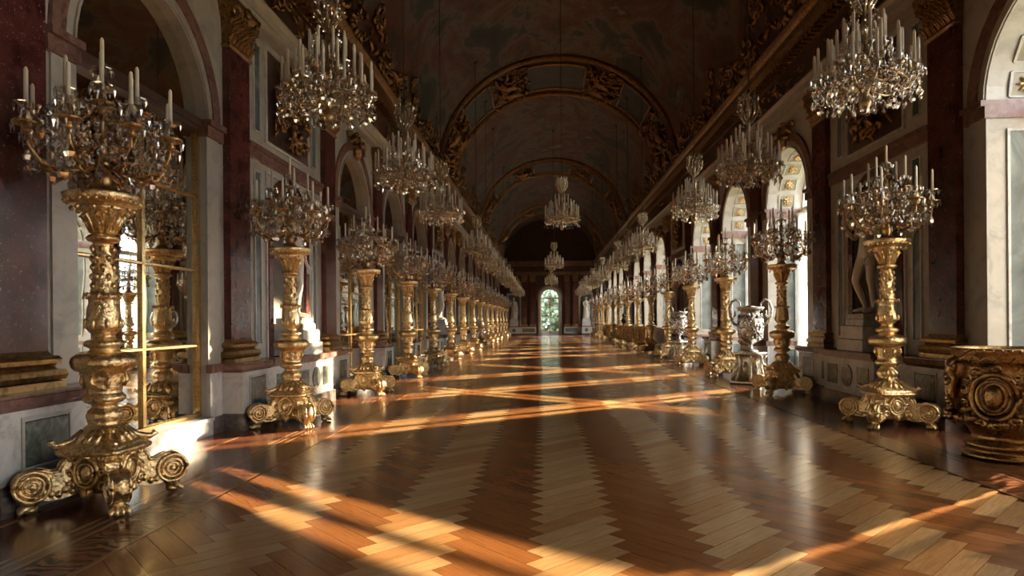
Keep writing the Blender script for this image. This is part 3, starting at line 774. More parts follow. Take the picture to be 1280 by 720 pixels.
for bi, k in enumerate((1, 5, 9, 13)):
    ya, yb = PY(k), PY(k + 1)
    for y in (ya, yb):
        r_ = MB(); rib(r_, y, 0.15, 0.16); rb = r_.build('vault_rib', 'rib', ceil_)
    # brown band ground
    bd = MB(); n = 40
    v = [vp(pi * i / n, y, 0.03) for i in range(n + 1) for y in (ya, yb)]
    f = [(2 * i, 2 * i + 1, 2 * i + 3, 2 * i + 2) for i in range(n)]
    bd.add(v, f, True); bd.build('stucco_band', 'stucco', ceil_)
    # painted panels : centre and two flanks with frames
    for (t0, t1, mt) in ((pi * 0.415, pi * 0.585, 'panel_blue'), (pi * 0.2, pi * 0.30, 'panel_blue'), (pi * 0.70, pi * 0.80, 'panel_blue')):
        pb = MB(); n = 10
        v = [vp(t0 + (t1 - t0) * i / n, y, 0.06) for i in range(n + 1) for y in (ya + 0.7, yb - 0.7)]
        pb.add(v, [(2 * i, 2 * i + 1, 2 * i + 3, 2 * i + 2) for i in range(n)], True); pb.build('painted_panel', mt, ceil_)
        fb_ = MB()
        for y in (ya + 0.7, yb - 0.7): fb_.tube([vp(t0 + (t1 - t0) * i / n, y, 0.08) for i in range(n + 1)], 0.06, 6)
        for tt in (t0, t1): fb_.tube([vp(tt, ya + 0.7, 0.08), vp(tt, yb - 0.7, 0.08)], 0.06, 6)
        fb_.build('panel_frame', 'old_gold', ceil_)
    sc_ = MB()
    for (t0, t1, cnt) in ((0.03, 0.19, 90), (0.31, 0.41, 60), (0.59, 0.69, 60), (0.81, 0.97, 90)):
        def pos(u, vv, a, b_, l):
            tt = pi * (t0 + (t1 - t0) * u) + a / 4.8
            return vp(tt, ya + 0.4 + (yb - ya - 0.8) * vv + b_, 0.03 + l)
        scrolls(sc_, pos, cnt if k < 9 else cnt // 3, 200 + k, (0.12, 0.34), 0.05, 0.14)
    # larger figures
    for g in (-1, 1):
        for tt, yy in ((0.12, 0.3), (0.14, 0.7), (0.36, 0.4), (0.37, 0.65)):
            t_ = pi * (tt if g < 0 else 1 - tt); y = ya + (yb - ya) * yy
            c0 = vp(t_, y, 0.25); c1 = vp(t_ + 0.06, y, 0.3); c2 = vp(t_ + 0.12, y + 0.2, 0.28)
            sc_.tube([vp(t_ - 0.1, y - 0.25, 0.15), vp(t_ - 0.04, y, 0.25), c0, c1, vp(t_ + 0.085, y, 0.3)], [0.07, 0.12, 0.17, 0.15, 0.05], 8)
            sc_.ell(vp(t_ + 0.12, y, 0.33), (0.12, 0.12, 0.13)); sc_.tube([c1, vp(t_ + 0.1, y + 0.3, 0.35), vp(t_ + 0.02, y + 0.5, 0.3)], [0.06, 0.05, 0.03], 6)
            sc_.tube([c1, vp(t_ + 0.02, y - 0.35, 0.35), vp(t_ + 0.1, y - 0.5, 0.3)], [0.06, 0.05, 0.03], 6)
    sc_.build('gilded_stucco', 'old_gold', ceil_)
# extra gilt line where vault meets cornice, and lunette groups over each arch bay
for k in range(2, K1 + 1):
    if k in NICHE: continue
    for g in (-1, 1):
        lg = MB()
        def pos(u, vv, a, b_, l):
            tt = 0.06 + 0.30 * vv * (1 - abs(u - 0.5) * 1.3) + b_ / 4.8
            if g > 0: tt = pi - tt
            return vp(tt, PY(k) + 0.4 + 3.4 * u + a, 0.02 + l)
        scrolls(lg, pos, 34 if k < 8 else 12, 300 + k, (0.1, 0.28), 0.035, 0.1)
        lg.build('gilded_stucco', 'old_gold', ceil_)

# ---- end walls
ew = MB(); DW, DZ = 1.05, 4.05
v = []; f = []
def q(a, b_, c, d):
    k = len(v); v.extend([a, b_, c, d]); f.append((k, k + 1, k + 2, k + 3))
q((-6.6, YB, 0), (-DW, YB, 0), (-DW, YB, 13.1), (-6.6, YB, 13.1)); q((DW, YB, 0), (6.6, YB, 0), (6.6, YB, 13.1), (DW, YB, 13.1))
for i in range(16):
    a0, a1 = pi * i / 16, pi * (i + 1) / 16
    q((-DW * cos(a0), YB, DZ + DW * sin(a0)), (-DW * cos(a1), YB, DZ + DW * sin(a1)), (-DW * cos(a1), YB, 13.1), (-DW * cos(a0), YB, 13.1))
    q((-DW * cos(a0), YB, DZ + DW * sin(a0)), (-DW * cos(a1), YB, DZ + DW * sin(a1)), (-DW * cos(a1), YB + 0.5, DZ + DW * sin(a1)), (-DW * cos(a0), YB + 0.5, DZ + DW * sin(a0)))
for g in (-1, 1): q((g * DW, YB, 0), (g * DW, YB + 0.5, 0), (g * DW, YB + 0.5, DZ), (g * DW, YB, DZ))
ew.add(v, f); far = struct(ew.build('wall_back', 'stucco'), 'far end wall with arched garden door')
bw = MB(); bw.box(-6.6, 6.6, YA - 0.3, YA - 0.1, 0, 13.1); struct(bw.build('wall_front', 'cream'))
# trims of the far wall
e = MB()
for (z0, z1, p) in ((6.52, 6.9, 0.14), (7.5, 7.7, 0.2), (7.7, 8.05, 0.5)): e.box(-5.3, 5.3, YB - p, YB, z0, z1)
struct(e.build('trim_11', 'pink'))
e = MB(); ring = []
def yring(mb, y0, y1, zc, r0, r1, seg=18):
    v = []; f = []
    for i in range(seg + 1):
        a = pi * i / seg
        for (y, r) in ((y0, r0), (y0, r1), (y1, r1), (y1, r0)): v.append((-r * cos(a), y, zc + r * sin(a)))
    for i in range(seg):
        for j in range(4): l = (j + 1) % 4; f.append((i * 4 + j, i * 4 + l, (i + 1) * 4 + l, (i + 1) * 4 + j))
    mb.add(v, f)
yring(e, YB - 0.1, YB, DZ, DW, DW + 0.22)
for g in (-1, 1): e.box(g * DW, g * (DW + 0.22), YB - 0.1, YB, 0, DZ)
struct(e.build('trim_12', 'cream'))
e = MB(); yring(e, YB - 0.13, YB, DZ, DW + 0.24, DW + 0.42); 
for g in (-1, 1): e.box(g * (DW + 0.2), g * (DW + 0.5), YB - 0.16, YB, DZ - 0.25, DZ)
struct(e.build('trim_13', 'pink'))
for g in (-1, 1):
    for x in (1.85, 2.75, 5.0):
        p = MB(); p.box(g * x - 0.26, g * x + 0.26, YB - 0.25, YB, 1.2, 5.8); pp = struct(p.build('pilaster', 'red'))
        c = MB(); c.box(g * x - 0.3, g * x + 0.3, YB - 0.3, YB, 5.8, 6.5)
        def pos(u, vv, a, b_, l): return (g * x - 0.3 + 0.6 * u + a * 0.5, YB - 0.3 - l, 5.85 + 0.6 * vv + b_ * 0.5)
        scrolls(c, pos, 12, 7, (0.06, 0.14), 0.03, 0.05); c.build('capital', 'old_gold', pp)
        c = MB(); c.box(g * x - 0.33, g * x + 0.33, YB - 0.33, YB, 1.0, 1.2); c.build('base', 'bronze', pp)
    d = MB(); d.box(g * 1.5, g * 5.1, YB - 0.34, YB, 0.22, 0.9); d.box(g * 3.4, g * 4.4, YB - 0.76, YB, 0.22, 0.9); dd = struct(d.build('trim_14', 'white'))
    d = MB(); d.box(g * 1.48, g * 5.12, YB - 0.4, YB, 0.9, 1.0); d.box(g * 3.36, g * 4.44, YB - 0.8, YB, 0.9, 1.0); d.build('dado_cap', 'pink', dd)
    d = MB(); d.box(g * 1.48, g * 5.12, YB - 0.38, YB, 0, 0.22); d.box(g * 3.38, g * 4.42, YB - 0.78, YB, 0, 0.22); d.build('dado_plinth', 'plinth', dd)
    d = MB()
    for (a, b_) in ((1.62, 3.0), (4.55, 4.95)): d.box(g * a, g * b_, YB - 0.352, YB - 0.3, 0.36, 0.76)
    poly = [(0.2 * cos(2 * pi * i / 20), 0.56 + 0.2 * sin(2 * pi * i / 20)) for i in range(20)]
    d.prism([(g * 3.9 + p[0], p[1]) for p in poly], lambda p: (p[0], YB - 0.7, p[1]), lambda p: (p[0], YB - 0.775, p[1]))
    d.build('dado_inset', 'green', dd)
    nb = MB(); nb.box(g * 3.3, g * 4.5, YB - 0.02, YB, 1.0, 4.4); nn = struct(nb.build('trim_15', 'niche'))
    nb = MB()
    for (a, b_, z0, z1) in ((3.12, 3.3, 1.0, 4.6), (4.5, 4.68, 1.0, 4.6), (3.3, 4.5, 4.4, 4.6)): nb.box(g * a, g * b_, YB - 0.1, YB, z0, z1)
    nb.build('niche_surround', 'cream', nn)
# glass door
dr = empty('door_1', (0, YB + 0.3, 0)); struct(dr, 'tall arched glass double door at the far end')
f_ = MB()
for (a, b_) in ((-DW, -DW + 0.12), (DW - 0.12, DW), (-0.06, 0.06)): f_.box(a, b_, -0.04, 0.04, 0, DZ)
f_.box(-DW, DW, -0.05, 0.05, DZ - 0.1, DZ + 0.05); f_.box(-DW, DW, -0.04, 0.04, 0, 0.45); yring(f_, -0.04, 0.04, DZ, DW - 0.12, DW)
for z in (1.3, 2.2, 3.1): f_.box(-DW, DW, -0.02, 0.02, z - 0.02, z + 0.02)
f_.build('door_frame', 'frame_white', dr)
pa = MB(); pa.box(-DW + 0.05, DW - 0.05, -0.004, 0.004, 0.4, DZ); pa.prism([(-(DW - .05) * cos(pi * i / 14), DZ + (DW - .05) * sin(pi * i / 14)) for i in range(15)], lambda p: (p[0], -0.004, p[1]), lambda p: (p[0], 0.004, p[1])); pa.build('pane', 'glass', dr)
# outside
gr = MB(); gr.box(-60, 90, YA - 40, YB + 80, -0.62, -0.6); struct(gr.build('terrace_ground', 'gravel'))
stp = MB(); stp.box(-1.6, 1.6, YB - 0.1, YB + 2.5, -0.5, 0.02); struct(stp.build('door_step', 'white'))
TREES = ((-5.2, YB + 14, 3.2, 'left panes'), (0.8, YB + 25, 4.6, 'middle panes'), (5.8, YB + 14, 3.2, 'right panes'))
for i, (x, y, r, wh) in enumerate(TREES):
    t = MB(); rnd = random.Random(i)
    for j in range(800):
        a = rnd.uniform(0, 2 * pi); ph = math.acos(rnd.uniform(-1, 1)); rr = r * rnd.uniform(0.55, 1.05)
        c = (rr * sin(ph) * cos(a), rr * sin(ph) * sin(a), 0.95 * r + 0.6 + rr * cos(ph) * 1.05); s_ = rnd.uniform(0.35, 0.65)
        t.ell(c, (s_, s_, s_ * 0.6), 5, 4, Matrix.Rotation(a, 3, 'X'), False)
    root = empty('garden_tree', (x, y, -0.6)); t.build('crown', 'leaves', root)
    tk = MB(); tk.tube([(0, 0, 0), (0.05, 0, 1.2), (0, 0.05, 2.6)], [0.22, 0.17, 0.12], 8); tk.build('trunk', 'stucco', root)
    tag(root, 'leafy green tree outside the far glass door, seen through the %s' % wh, 'tree', 'garden trees beyond the door')

# ================================================================== OBJECTS
# ---- candelabrum
def shaft_fn(a, z, r):
    if 1.17 <= z <= 1.34: return r * (1 + 0.055 * abs(cos(7 * a + z * 6)))
    if 1.0 < z < 1.17: return r * (1 + 0.05 * max(0, cos(4 * a)) * abs(sin((z - 1.0) * 20)))
    if 1.5 <= z <= 1.83: return r * (1 + 0.10 * max(0, sin(5 * a + (z - 1.5) * 12)) * abs(sin((z - 1.5) * 19)))
    if 1.87 < z < 2.31: return r * (1 + 0.16 * max(0, sin(3 * a + z * 22)) + 0.06 * abs(sin(6 * a - z * 30)))
    if 2.44 < z < 2.64: return r * (1 + 0.07 * abs(cos(6 * a)))
    if 0.66 < z < 0.86: return r * (1 + 0.06 * cos(10 * a + 20 * z))
    return r
SH_PROF = [(.64, .18), (.68, .15), (.71, .12), (.74, .135), (.79, .145), (.83, .125), (.86, .095), (.885, .105), (.90, .15), (.92, .168), (.95, .168), (.975, .145), (.99, .135), (1.01, .14), (1.08, .15), (1.15, .16), (1.17, .165), (1.185, .21), (1.215, .24), (1.26, .252), (1.30, .24), (1.335, .20), (1.35, .13), (1.37, .11), (1.385, .12), (1.40, .155), (1.43, .16), (1.45, .14), (1.47, .09), (1.50, .085), (1.53, .115), (1.58, .138), (1.66, .135), (1.78, .115), (1.82, .12), (1.835, .138), (1.86, .13), (1.875, .092), (1.95, .086), (2.1, .078), (2.3, .070), (2.32, .08), (2.335, .12), (2.36, .138), (2.385, .12), (2.40, .085), (2.44, .085), (2.5, .105), (2.57, .14), (2.62, .17), (2.65, .18)]
def base_mb(hi=True):
    b_ = MB(); sq = square(7)
    b_.lathe([(.10, .10), (.13, .19), (.2, .205), (.3, .215), (.42, .225), (.45, .235), (.455, .27), (.47, .29), (.50, .295), (.505, .275), (.53, .27), (.55, .25), (.58, .215), (.62, .17), (.66, .15), (.68, .14)], 48, fn=lambda a, z, r: (sq(a, z, r) if z < .56 else r + (sq(a, z, r) - r) * max(0, (.68 - z) / .12)) * (1 + (0.02 * cos(28 * a) if .47 <= z <= .5 else 0)), sub=0.02)
    if hi:
        for q_ in range(4):  # leaf ribs on the dome and corner scrolls
            a = pi / 4 + q_ * pi / 2
            b_.tube([(0.16 * cos(a), 0.16 * sin(a), .66), (.25 * cos(a), .25 * sin(a), .575), (.36 * cos(a), .36 * sin(a), .55), (.41 * cos(a), .41 * sin(a), .58), (.38 * cos(a), .38 * sin(a), .60)], [.03, .035, .03, .028, .015], 6)
            for k_ in (-0.35, 0, 0.35):
                aa = q_ * pi / 2 + k_
                b_.tube([(.15 * cos(aa), .15 * sin(aa), .67), (.2 * cos(aa), .2 * sin(aa), .62), (.25 * cos(aa), .25 * sin(aa), .56)], [.02, .04, .02], 6, flat=0.5)
    return b_
def cartouche_mb():
    # on the +x face
    c = MB(); zc = .31
    def loop(r, h, rad, x): c.tube([(x, r * cos(2 * pi * i / 20), zc + h * sin(2 * pi * i / 20)) for i in range(21)], rad, 6)
    loop(.105, .125, .022, .235); loop(.07, .088, .012, .25)
    c.ell((.225, 0, zc), (.035, .065, .085), 12, 8)
    for sg in (-1, 1):
        for (z0, rr) in ((.44, .04), (.20, .045), (.31, .035)):
            pts = [(.24, sg * (.14 + rr * (1 - .7 * t / 9) * cos(t * .75)), z0 + rr * (1 - .7 * t / 9) * sin(t * .75) * 1.1) for t in range(10)]
            c.tube(pts, .014, 5)
    c.ell((.24, 0, .15), (.03, .06, .05)); c.tube([(.25, 0, .19), (.26, 0, .13), (.22, 0, .08)], [.03, .035, .01], 6); c.ell((.25, 0, .45), (.03, .045, .035))
    return c
def foot_mb():
    # in the +x direction; volute disc, bracket, claw
    c = MB(); hw = 0.062
    poly = [(.15, .44), (.29, .44), (.33, .40), (.335, .34), (.40, .335), (.44, .36), (.52, .375), (.57, .34), (.5, .12), (.42, .10), (.33, .10), (.24, .12), (.15, .16)]
    c.prism(poly, lambda p: (p[0], hw * 0.85, p[1]), lambda p: (p[0], -hw * 0.85, p[1]))
    zc, xc = .235, .535
    poly = [(xc + .135 * cos(2 * pi * i / 28), zc + .135 * sin(2 * pi * i / 28)) for i in range(28)]
    c.prism(poly, lambda p: (p[0], hw, p[1]), lambda p: (p[0], -hw, p[1]), True)
    for sg in (-1, 1):
        for (r, rad) in ((.125, .017), (.085, .013), (.048, .013)):
            c.tube([(xc + r * cos(2 * pi * i / 24), sg * (hw + .004), zc + r * sin(2 * pi * i / 24)) for i in range(25)], rad, 6)
        c.ell((xc, sg * (hw + .01), zc), (.025, .02, .025)); 
        c.tube([(.30, sg * hw, .43), (.335, sg * hw, .38), (.345, sg * hw, .34), (.40, sg * hw, .335), (.45, sg * hw, .36), (.50, sg * hw, .372)], .014, 6)
        for i in range(5): c.ell((.25 + .05 * i, sg * hw * .8, .16 + .02 * sin(i * 2)), (.03, .03, .035))
    # little scroll above bracket
    c.tube([(.27 + .04 * cos(t * .8) * (1 - t / 14), 0, .455 + .04 * sin(t * .8) * (1 - t / 14)) for t in range(10)], [.06 * 1] * 10, 6, flat=.4)
    # ankle and claw
    c.tube([(.50, 0, .16), (.535, 0, .10), (.55, 0, .055)], [.07, .055, .05], 8)
    for y in (-.055, -.018, .018, .055):
        c.tube([(.54, y * .7, .07), (.585, y, .062), (.615, y * 1.15, .035), (.625, y * 1.2, .012)], [.026, .026, .021, .008], 6)
    c.ell((.54, 0, .04), (.055, .06, .04))
    return c
def arm_path(r, z0, z1, dip):
    return [(0.03, 0, z0), (r * .25, 0, z0 - dip * .6), (r * .55, 0, z0 - dip), (r * .82, 0, z0 - dip * .6), (r * .98, 0, z0 + (z1 - z0) * .35), (r, 0, z1)]
def arm_mb(r, z0, z1, dip, hi=True):
    c = MB(); c.tube(arm_path(r, z0, z1, dip), [.017, .014, .015, .016, .013, .012], 6)
    c.lathe([(z1 - .07, .012), (z1 - .04, .04), (z1 - .02, .03), (z1, .025), (z1 + .01, .09), (z1 + .025, .105), (z1 + .035, .10), (z1 + .03, .03)], 12, (r, 0, 0))
    # leaf curl on the arm
    if hi:
        c.tube([(r * .5, 0, z0 - dip), (r * .62, 0, z0 - dip - .035), (r * .72, 0, z0 - dip * .6 - .05), (r * .70, 0, z0 - dip * .5)], [.012, .018, .014, .006], 5)
        for i in range(4): c.ell((r * (.35 + .16 * i), 0, z0 - dip * (.75 + .2 * sin(i * 1.4)) + .02), (.03, .016, .016), 6, 4)
    return c
def cup_mb(r, z, hh=.17):
    c = MB(); c.lathe([(z, .03), (z + .02, .05), (z + .06, .042), (z + hh - .05, .03), (z + hh - .03, .05), (z + hh - .01, .085), (z + hh, .088)], 10, (r, 0, 0), caps=False, smooth=False)
    for i in range(10):
        a = 2 * pi * i / 10; c.gem((r + .085 * cos(a), .085 * sin(a), z + hh - .005), .011, .075, a)
        c.gem((r + .10 * cos(a + .3), .10 * sin(a + .3), z + .0), .013, .085, a)
    return c
def candle_mb(r, z, h=.29, rad=.018):
    c = MB(); c.lathe([(z - .05, rad + .004), (z, rad + .004), (z + .002, rad), (z + h * .9, rad * .95), (z + h * .97, rad * .6), (z + h, .002)], 8, (r, 0, 0)); return c
OUT = dict(r=.57, z0=3.02, z1=3.24, dip=.10); INN = dict(r=.27, z0=3.22, z1=3.47, dip=.05)
def drops_mb(seed, cnt):
    rnd = random.Random(seed); c = MB()
    for i in range(8):  # garlands between outer cups
        a0, a1 = 2 * pi * i / 8, 2 * pi * (i + 1) / 8
        for k in range(1, 9):
            t = k / 9; r = .57 * (1 - .10 * sin(pi * t)); a = a0 + (a1 - a0) * t
            c.gem((r * cos(a), r * sin(a), 3.26 - .18 * sin(pi * t)), .017, .04, rnd.random(), .5, 5)
        for k in range(1, 9):  # chains from top crown to cups
            t = k / 9; r = .08 + .49 * t
            c.gem((r * cos(a0), r * sin(a0), 3.72 - .45 * t - .16 * sin(pi * t)), .014, .035, rnd.random(), .5, 5)
    for i in range(cnt):
        a = rnd.uniform(0, 2 * pi); r = .06 + .5 * sqrt(rnd.random()); z = rnd.uniform(2.93, 3.46) + .20 * (1 - r / .55)
        s_ = rnd.uniform(.012, .028); c.gem((r * cos(a), r * sin(a), z), s_, s_ * rnd.uniform(2, 3.6), rnd.random() * 3, rnd.uniform(.3, .6), rnd.choice((4, 5, 6)))
    return c
def stem_mb():
    c = MB(); c.lathe([(2.72, .12), (2.76, .13), (2.80, .085), (2.84, .06), (2.88, .075), (2.93, .07), (2.97, .045), (3.02, .06), (3.06, .06), (3.1, .03), (3.2, .035), (3.26, .05), (3.3, .03), (3.45, .025), (3.55, .04), (3.62, .025), (3.68, .03), (3.70, .09), (3.72, .095), (3.725, .03)], 14, sub=.03); return c
def pend_mesh(h=.13):
    c = MB(); c.pear((0, 0, 0), h * .36, h); c.tube([(0, 0, 0), (0, 0, .05)], .003, 4); return c.mesh('crystal_pendant', 'crystal_big')
CME = {}
def prep_candelabrum():
    sh = MB().lathe(SH_PROF, 40, fn=shaft_fn, sub=.02)
    for i in range(10):
        a = 2 * pi * i / 10; sh.ell((.235 * cos(a), .235 * sin(a), 2.615), (.022, .022, .022), 8, 5)
        sh.tube([(.10 * cos(a), .10 * sin(a), 1.84), (.15 * cos(a), .15 * sin(a), 1.86), (.16 * cos(a), .16 * sin(a), 1.82)], [.02, .022, .008], 5)
        sh.tube([(.09 * cos(a), .09 * sin(a), 2.41), (.12 * cos(a), .12 * sin(a), 2.5), (.165 * cos(a), .165 * sin(a), 2.57), (.18 * cos(a), .18 * sin(a), 2.54)], [.02, .028, .02, .008], 5)
    for k in range(5):  # overlapping leaves winding up the shaft
        for i in range(6):
            a = 2 * pi * (i + .5 * k) / 6; z = 1.90 + .082 * k; r = .074
            sh.tube([(r * cos(a), r * sin(a), z), ((r + .02) * cos(a), (r + .02) * sin(a), z + .04), ((r + .026) * cos(a), (r + .026) * sin(a), z + .062), ((r + .024) * cos(a), (r + .024) * sin(a), z + .045)], [.017, .023, .014, .005], 5)
    for i in range(8):
        a = 2 * pi * i / 8
        sh.tube([(.15 * cos(a), .15 * sin(a), 1.03), (.175 * cos(a), .175 * sin(a), 1.09), (.17 * cos(a), .17 * sin(a), 1.15)], [.012, .022, .01], 5)
        sh.ell((.145 * cos(a), .145 * sin(a), 1.60), (.02, .02, .045), 6, 5)
    CME['shaft'] = sh.mesh('shaft', 'gold')
    di = MB().lathe([(2.645, .17), (2.655, .24), (2.675, .29), (2.70, .30), (2.735, .312), (2.75, .305), (2.755, .28), (2.74, .12)], 40, fn=lambda a, z, r: r * (1 + (.012 * cos(24 * a) if r > .28 else 0)))
    for i in range(28):
        a = 2 * pi * i / 28; di.ell((.295 * cos(a), .295 * sin(a), 2.68), (.015, .015, .018), 6, 4)
    CME['dish'] = di.mesh('dish', 'gold')
    CME['base'] = base_mb().mesh('base', 'gold'); CME['cartouche'] = cartouche_mb().mesh('cartouche', 'gold'); CME['foot'] = foot_mb().mesh('foot', 'gold')
    CME['stem'] = stem_mb().mesh('stem', 'arm_gold')
    for nm, d in (('out', OUT), ('inn', INN)):
        CME['arm_' + nm] = arm_mb(**d).mesh('arm', 'arm_gold'); CME['cup_' + nm] = cup_mb(d['r'], d['z1'] + .02).mesh('glass_cup', 'crystal'); CME['candle_' + nm] = candle_mb(d['r'], d['z1'] + .20).mesh('candle', 'wax')
    CME['cup_top'] = cup_mb(0, 3.72).mesh('glass_cup', 'crystal'); CME['candle_top'] = candle_mb(0, 3.88).mesh('candle', 'wax')
    CME['drops'] = drops_mb(4, 800).mesh('crystal_drops', 'crystal'); CME['drops_far'] = drops_mb(5, 180).mesh('crystal_drops', 'crystal')
    CME['pend'] = pend_mesh(.17)
prep_candelabrum()
def make_candelabrum():
    r_ = empty('candelabrum')
    b_ = put('base', CME['base'], r_)
    for q_ in range(4): put('cartouche', CME['cartouche'], b_, rz=q_ * pi / 2)
    for q_ in range(4): put('foot', CME['foot'], r_, rz=pi / 4 + q_ * pi / 2)
    put('shaft', CME['shaft'], r_); put('dish', CME['dish'], r_); st = put('stem', CME['stem'], r_)
    for i in range(8):
        a = put('arm', CME['arm_out'], r_, rz=2 * pi * i / 8 + .2); put('glass_cup', CME['cup_out'], a); put('candle', CME['candle_out'], a)
    for i in range(4):
        a = put('arm', CME['arm_inn'], r_, rz=2 * pi * i / 4 + .6); put('glass_cup', CME['cup_inn'], a); put('candle', CME['candle_inn'], a)
    put('glass_cup', CME['cup_top'], st); put('candle', CME['candle_top'], st)
    for i in range(8):
        a = 2 * pi * i / 8 + .2
        put('crystal_pendant', CME['pend'], r_, (.56 * cos(a), .56 * sin(a), 3.10), rz=i)
        put('crystal_pendant', CME['pend'], r_, (.36 * cos(a + .35), .36 * sin(a + .35), 2.98), rz=i * 2)
    c = put('crystal_drops', CME['drops'], r_); c['kind'] = 'stuff'
    return r_
def make_candelabrum_far():
    r_ = empty('candelabrum')
    put('base', CME['base'], r_)
    for q_ in range(4): put('foot', CME['foot'], r_, rz=pi / 4 + q_ * pi / 2)
    put('shaft', CME['shaft'], r_); put('dish', CME['dish'], r_); st = put('stem', CME['stem'], r_)
    for i in range(8):
        a = put('arm', CME['arm_out'], r_, rz=2 * pi * i / 8 + .2); put('candle', CME['candle_out'], a)
    for i in range(4):
        a = put('arm', CME['arm_inn'], r_, rz=2 * pi * i / 4 + .6); put('candle', CME['candle_inn'], a)
    put('candle', CME['candle_top'], st)
    c = put('crystal_drops', CME['drops_far'], r_); c['kind'] = 'stuff'
    d = MB()
    for i in range(8):
        m_ = cup_mb(.57, OUT['z1'] + .02); d.merge(m_, Matrix.Rotation(2 * pi * i / 8 + .2, 4, 'Z'))
    put('glass_cups', d.mesh('glass_cups', 'crystal'), r_)['kind'] = 'stuff'
    return r_
near = make_candelabrum(); snN = snapshot(near)
farc = make_candelabrum_far(); snF = snapshot(farc)
usedN = usedF = False
NC = 15
for s in (-1, 1):
    for n_ in range(0, NC):
        if s > 0 and n_ == 0:
            pass
        if n_ < 5:
            o = near if not usedN else copy_tree(snN); usedN = True
        else:
            o = farc if not usedF else copy_tree(snF); usedF = True
        o.location = (s * ROW, PY(n_), 0.003)
        if s < 0:
            lab = 'largest gilded candelabrum, at the foreground mirror with its base fully in view' if n_ == 0 else 'gilded candelabrum with crystal arms, %s of the mirror-side row counted from the viewer' % ORD[n_]
        else:
            lab = 'gilded candelabrum outside the picture edge beside the near gilded tub' if n_ == 0 else 'gilded candelabrum with crystal arms, %s of the window-side row counted from the gilded tub' % ORD[n_ - 1].replace('nearest', 'first')
        tag(o, lab, 'candelabrum', 'gilded candelabra along the walls')

# ---- chandelier (origin at bottom drop)
TIERS = ((14, .53, .30, .44), (10, .38, .46, .60), (8, .22, .66, .80))  # count, radius, arm end z, candle z
def prep_chandelier():
    st = MB().lathe([(.02, .01), (.05, .05), (.10, .07), (.15, .05), (.18, .03), (.24, .05), (.3, .07), (.36, .05), (.42, .03), (.55, .04), (.65, .06), (.72, .035), (.9, .03), (1.0, .05), (1.06, .03), (1.15, .02), (1.25, .03), (1.5, .02), (1.62, .03), (1.66, .01)], 12, sub=.04)
    for i in range(28):
        pass
    ring = [(.40 * cos(2 * pi * i / 28), .40 * sin(2 * pi * i / 28), .33) for i in range(29)]; st.tube(ring, .014, 6)
    CME['h_stem'] = st.mesh('stem', 'brass')
    for t, (cnt, r, za, zc) in enumerate(TIERS):
        a = MB().tube([(.03, 0, za + .02), (r * .3, 0, za - .05), (r * .65, 0, za - .06), (r * .92, 0, za - .02), (r, 0, za + .06)], [.014, .012, .012, .012, .010], 5)
        a.lathe([(za + .05, .012), (za + .07, .05), (za + .08, .055), (za + .085, .02), (zc, .018)], 8, (r, 0, 0))
        CME['h_arm%d' % t] = a.mesh('arm', 'brass'); CME['h_candle%d' % t] = candle_mb(r, zc, .33, .019).mesh('candle', 'wax')
        c = MB(); c.lathe([(za + .07, .03), (za + .085, .075), (za + .095, .08)], 8, (r, 0, 0), caps=False, smooth=False)
        for i in range(8):
            b_ = 2 * pi * i / 8; c.gem((r + .078 * cos(b_), .078 * sin(b_), za + .09), .012, .08, b_)
        CME['h_cup%d' % t] = c.mesh('glass_cup', 'crystal')
    rnd = random.Random(8)
    for lod, cnt in (('', 520), ('_far', 150)):
        d = MB()
        for (R0, z, n, sag, per) in ((.54, .36, 14, .12, 7), (.40, .34, 14, .14, 6), (.38, .55, 10, .12, 5)):
            for i in range(n):
                for k in range(1, per):
                    t = k / per; a = 2 * pi * (i + t) / n
                    d.gem((R0 * cos(a), R0 * sin(a), z - sag * sin(pi * t)), .016, .038, rnd.random(), .5, 5)
        for i in range(16):  # strings from crown down to the rim
            a = 2 * pi * i / 16
            for k in range(14 if not lod else 8):
                t = (k + .5) / (14 if not lod else 8); r = .14 + .40 * t ** 1.6; d.gem((r * cos(a), r * sin(a), 1.20 - .80 * t - .05 * sin(pi * t)), .012, .04, rnd.random(), .5, 4)
        for i in range(cnt):
            a = rnd.uniform(0, 2 * pi); r = .08 + .50 * sqrt(rnd.random()); z = rnd.uniform(.12, .46) + .10 * (1 - r / .55)
            s_ = rnd.uniform(.012, .026); d.gem((r * cos(a), r * sin(a), z), s_, s_ * rnd.uniform(2.2, 4), rnd.random() * 3, rnd.uniform(.3, .6), rnd.choice((4, 5, 6)))
        for i in range(10):  # crown basket
            a = 2 * pi * i / 10
            for k in range(9):
                t = k / 8; r = .07 + .13 * sin(pi * (.05 + .8 * t)); d.gem((r * cos(a), r * sin(a), 1.22 + .40 * t + .03), .02, .05, rnd.random(), .5, 5)
                d.gem((r * .7 * cos(a + .3), r * .7 * sin(a + .3), 1.24 + .38 * t + .03), .018, .05, rnd.random(), .5, 5)
            d.gem((.18 * cos(a), .18 * sin(a), 1.66), .022, .08, a, .4, 6)
        CME['h_drops' + lod] = d.mesh('crystal_drops', 'crystal')
        if lod:
            CME['h_cups'] = None
    cr = MB()
    for i in range(10):
        a = 2 * pi * i / 10; cr.tube([((.04) * cos(a), .04 * sin(a), 1.16), (.12 * cos(a), .12 * sin(a), 1.26), (.19 * cos(a), .19 * sin(a), 1.40), (.17 * cos(a), .17 * sin(a), 1.56), (.13 * cos(a), .13 * sin(a), 1.64), (.19 * cos(a), .19 * sin(a), 1.68)], .008, 5)
    CME['h_crown'] = cr.mesh('crown', 'brass')
    CME['h_pend'] = pend_mesh(.12)
    gb = MB(); gb.ell((0, 0, .03), (.05, .05, .05), 8, 6, smooth=False); CME['h_ball'] = gb.mesh('crystal_ball', 'crystal_big')
prep_chandelier()
